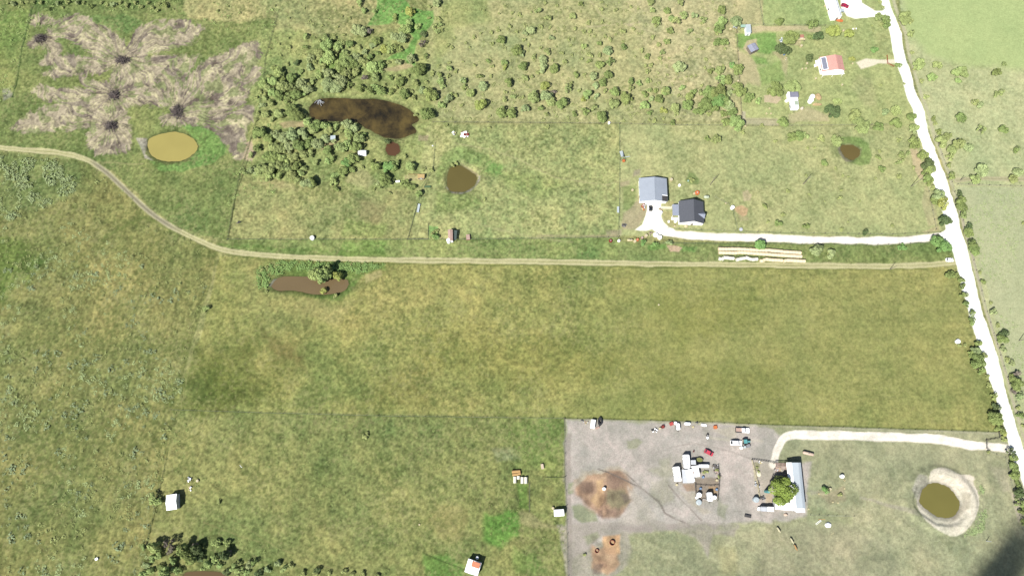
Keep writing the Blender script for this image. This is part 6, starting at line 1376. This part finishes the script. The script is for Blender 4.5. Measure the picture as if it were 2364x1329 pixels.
fence([(385,1060),(345,1230),(325,1329)], 'wire fence down the lower left pasture')
fence([(1540,528),(1800,538),(2060,541),(2170,537)], 'wire fence above the gravel driveway')
fence([(1530,562),(1750,563),(2000,566),(2150,561)], 'wire fence below the gravel driveway')
fence([(2112,300),(2135,400),(2160,530)], 'wire fence left of the road by the houses')
fence([(2158,316),(2190,400),(2216,487),(2247,601),(2278,720),(2325,871),(2364,985)], 'wire fence right of the road')
fence([(2210,426),(2380,431)], 'wire fence below the pasture lane on the right')
fence([(2278,1040),(2320,1056),(2345,1160),(2375,1280)], 'wire fence between the round pond and the road')
fence([(943,547),(964,471),(1000,385),(1005,330)], 'dark pen fence running up to the olive pond')
fence([(941,552),(988,552),(989,518)], 'dark pen fence left of the garden plot', 3)
fence([(1223,1112),(1222,1180)], 'short fence below the wrapped bales', 4)
fence([(1262,1101),(1303,1101)], 'short fence right of the wrapped bales', 4)
fence([(1870,1188),(1971,1191)], 'thin fence below right of the barn', 4)
fence([(1650,455),(1680,470),(1692,485),(1702,530)], 'yard fence right of the charcoal-roofed house', 4)
fence([(1985,1099),(1900,1086)], 'short paddock fence above the white tank', 4) if 0 else None
fence([(1735,1060),(1762,1063),(1789,1068)], 'dark picket fence across the top of the barn yard', 1.1, None, DSTEEL, name='picket_fence', group='rail fences round the yards')
fence([(1735,1061),(1748,1115),(1752,1146)], 'pale board fence on the left of the barn yard', 2, None, CREAM, name='board_fence', group='rail fences round the yards')
fence([(1657,1072),(1660,1110),(1656,1155)], 'dark rail fence on the right of the caravan pen', 2, None, DSTEEL, name='rail_fence', group='rail fences round the yards')
fence([(1604,1115),(1606,1145)], 'dark rail fence on the left of the caravan pen', 2, None, DSTEEL, name='rail_fence', group='rail fences round the yards')
fence([(1605,1119),(1640,1121),(1657,1119)], 'rail fence across the caravan pen', 2, None, WOOD, name='rail_fence', group='rail fences round the yards')
fence([(1620,1152),(1638,1153)], 'white rail fence between the tank and the lower caravan', 2, None, W_, name='rail_fence', group='rail fences round the yards')
fence([(2046,130),(2047.5,148),(2062,155)], 'red pipe gate and wing fence at the terracotta-roofed house', 2, pm2, REDF, name='pipe_fence', cat='gate', group='rail fences round the yards')
fence([(2276,1014),(2276,1034),(2284,1041)], 'dark pipe gate across the yard driveway', 2, None, DSTEEL, name='pipe_gate', cat='gate', group='rail fences round the yards')
fence([(2276,1016),(2306,1010),(2304,997)], 'dark pipe wing fence at the yard gate', 2, None, DSTEEL, name='pipe_fence', group='rail fences round the yards')
fence([(970,404),(943,404)], 'tan timber rails left of the lumber shed', 3, None, TANW, name='rail_fence', group='rail fences round the yards')
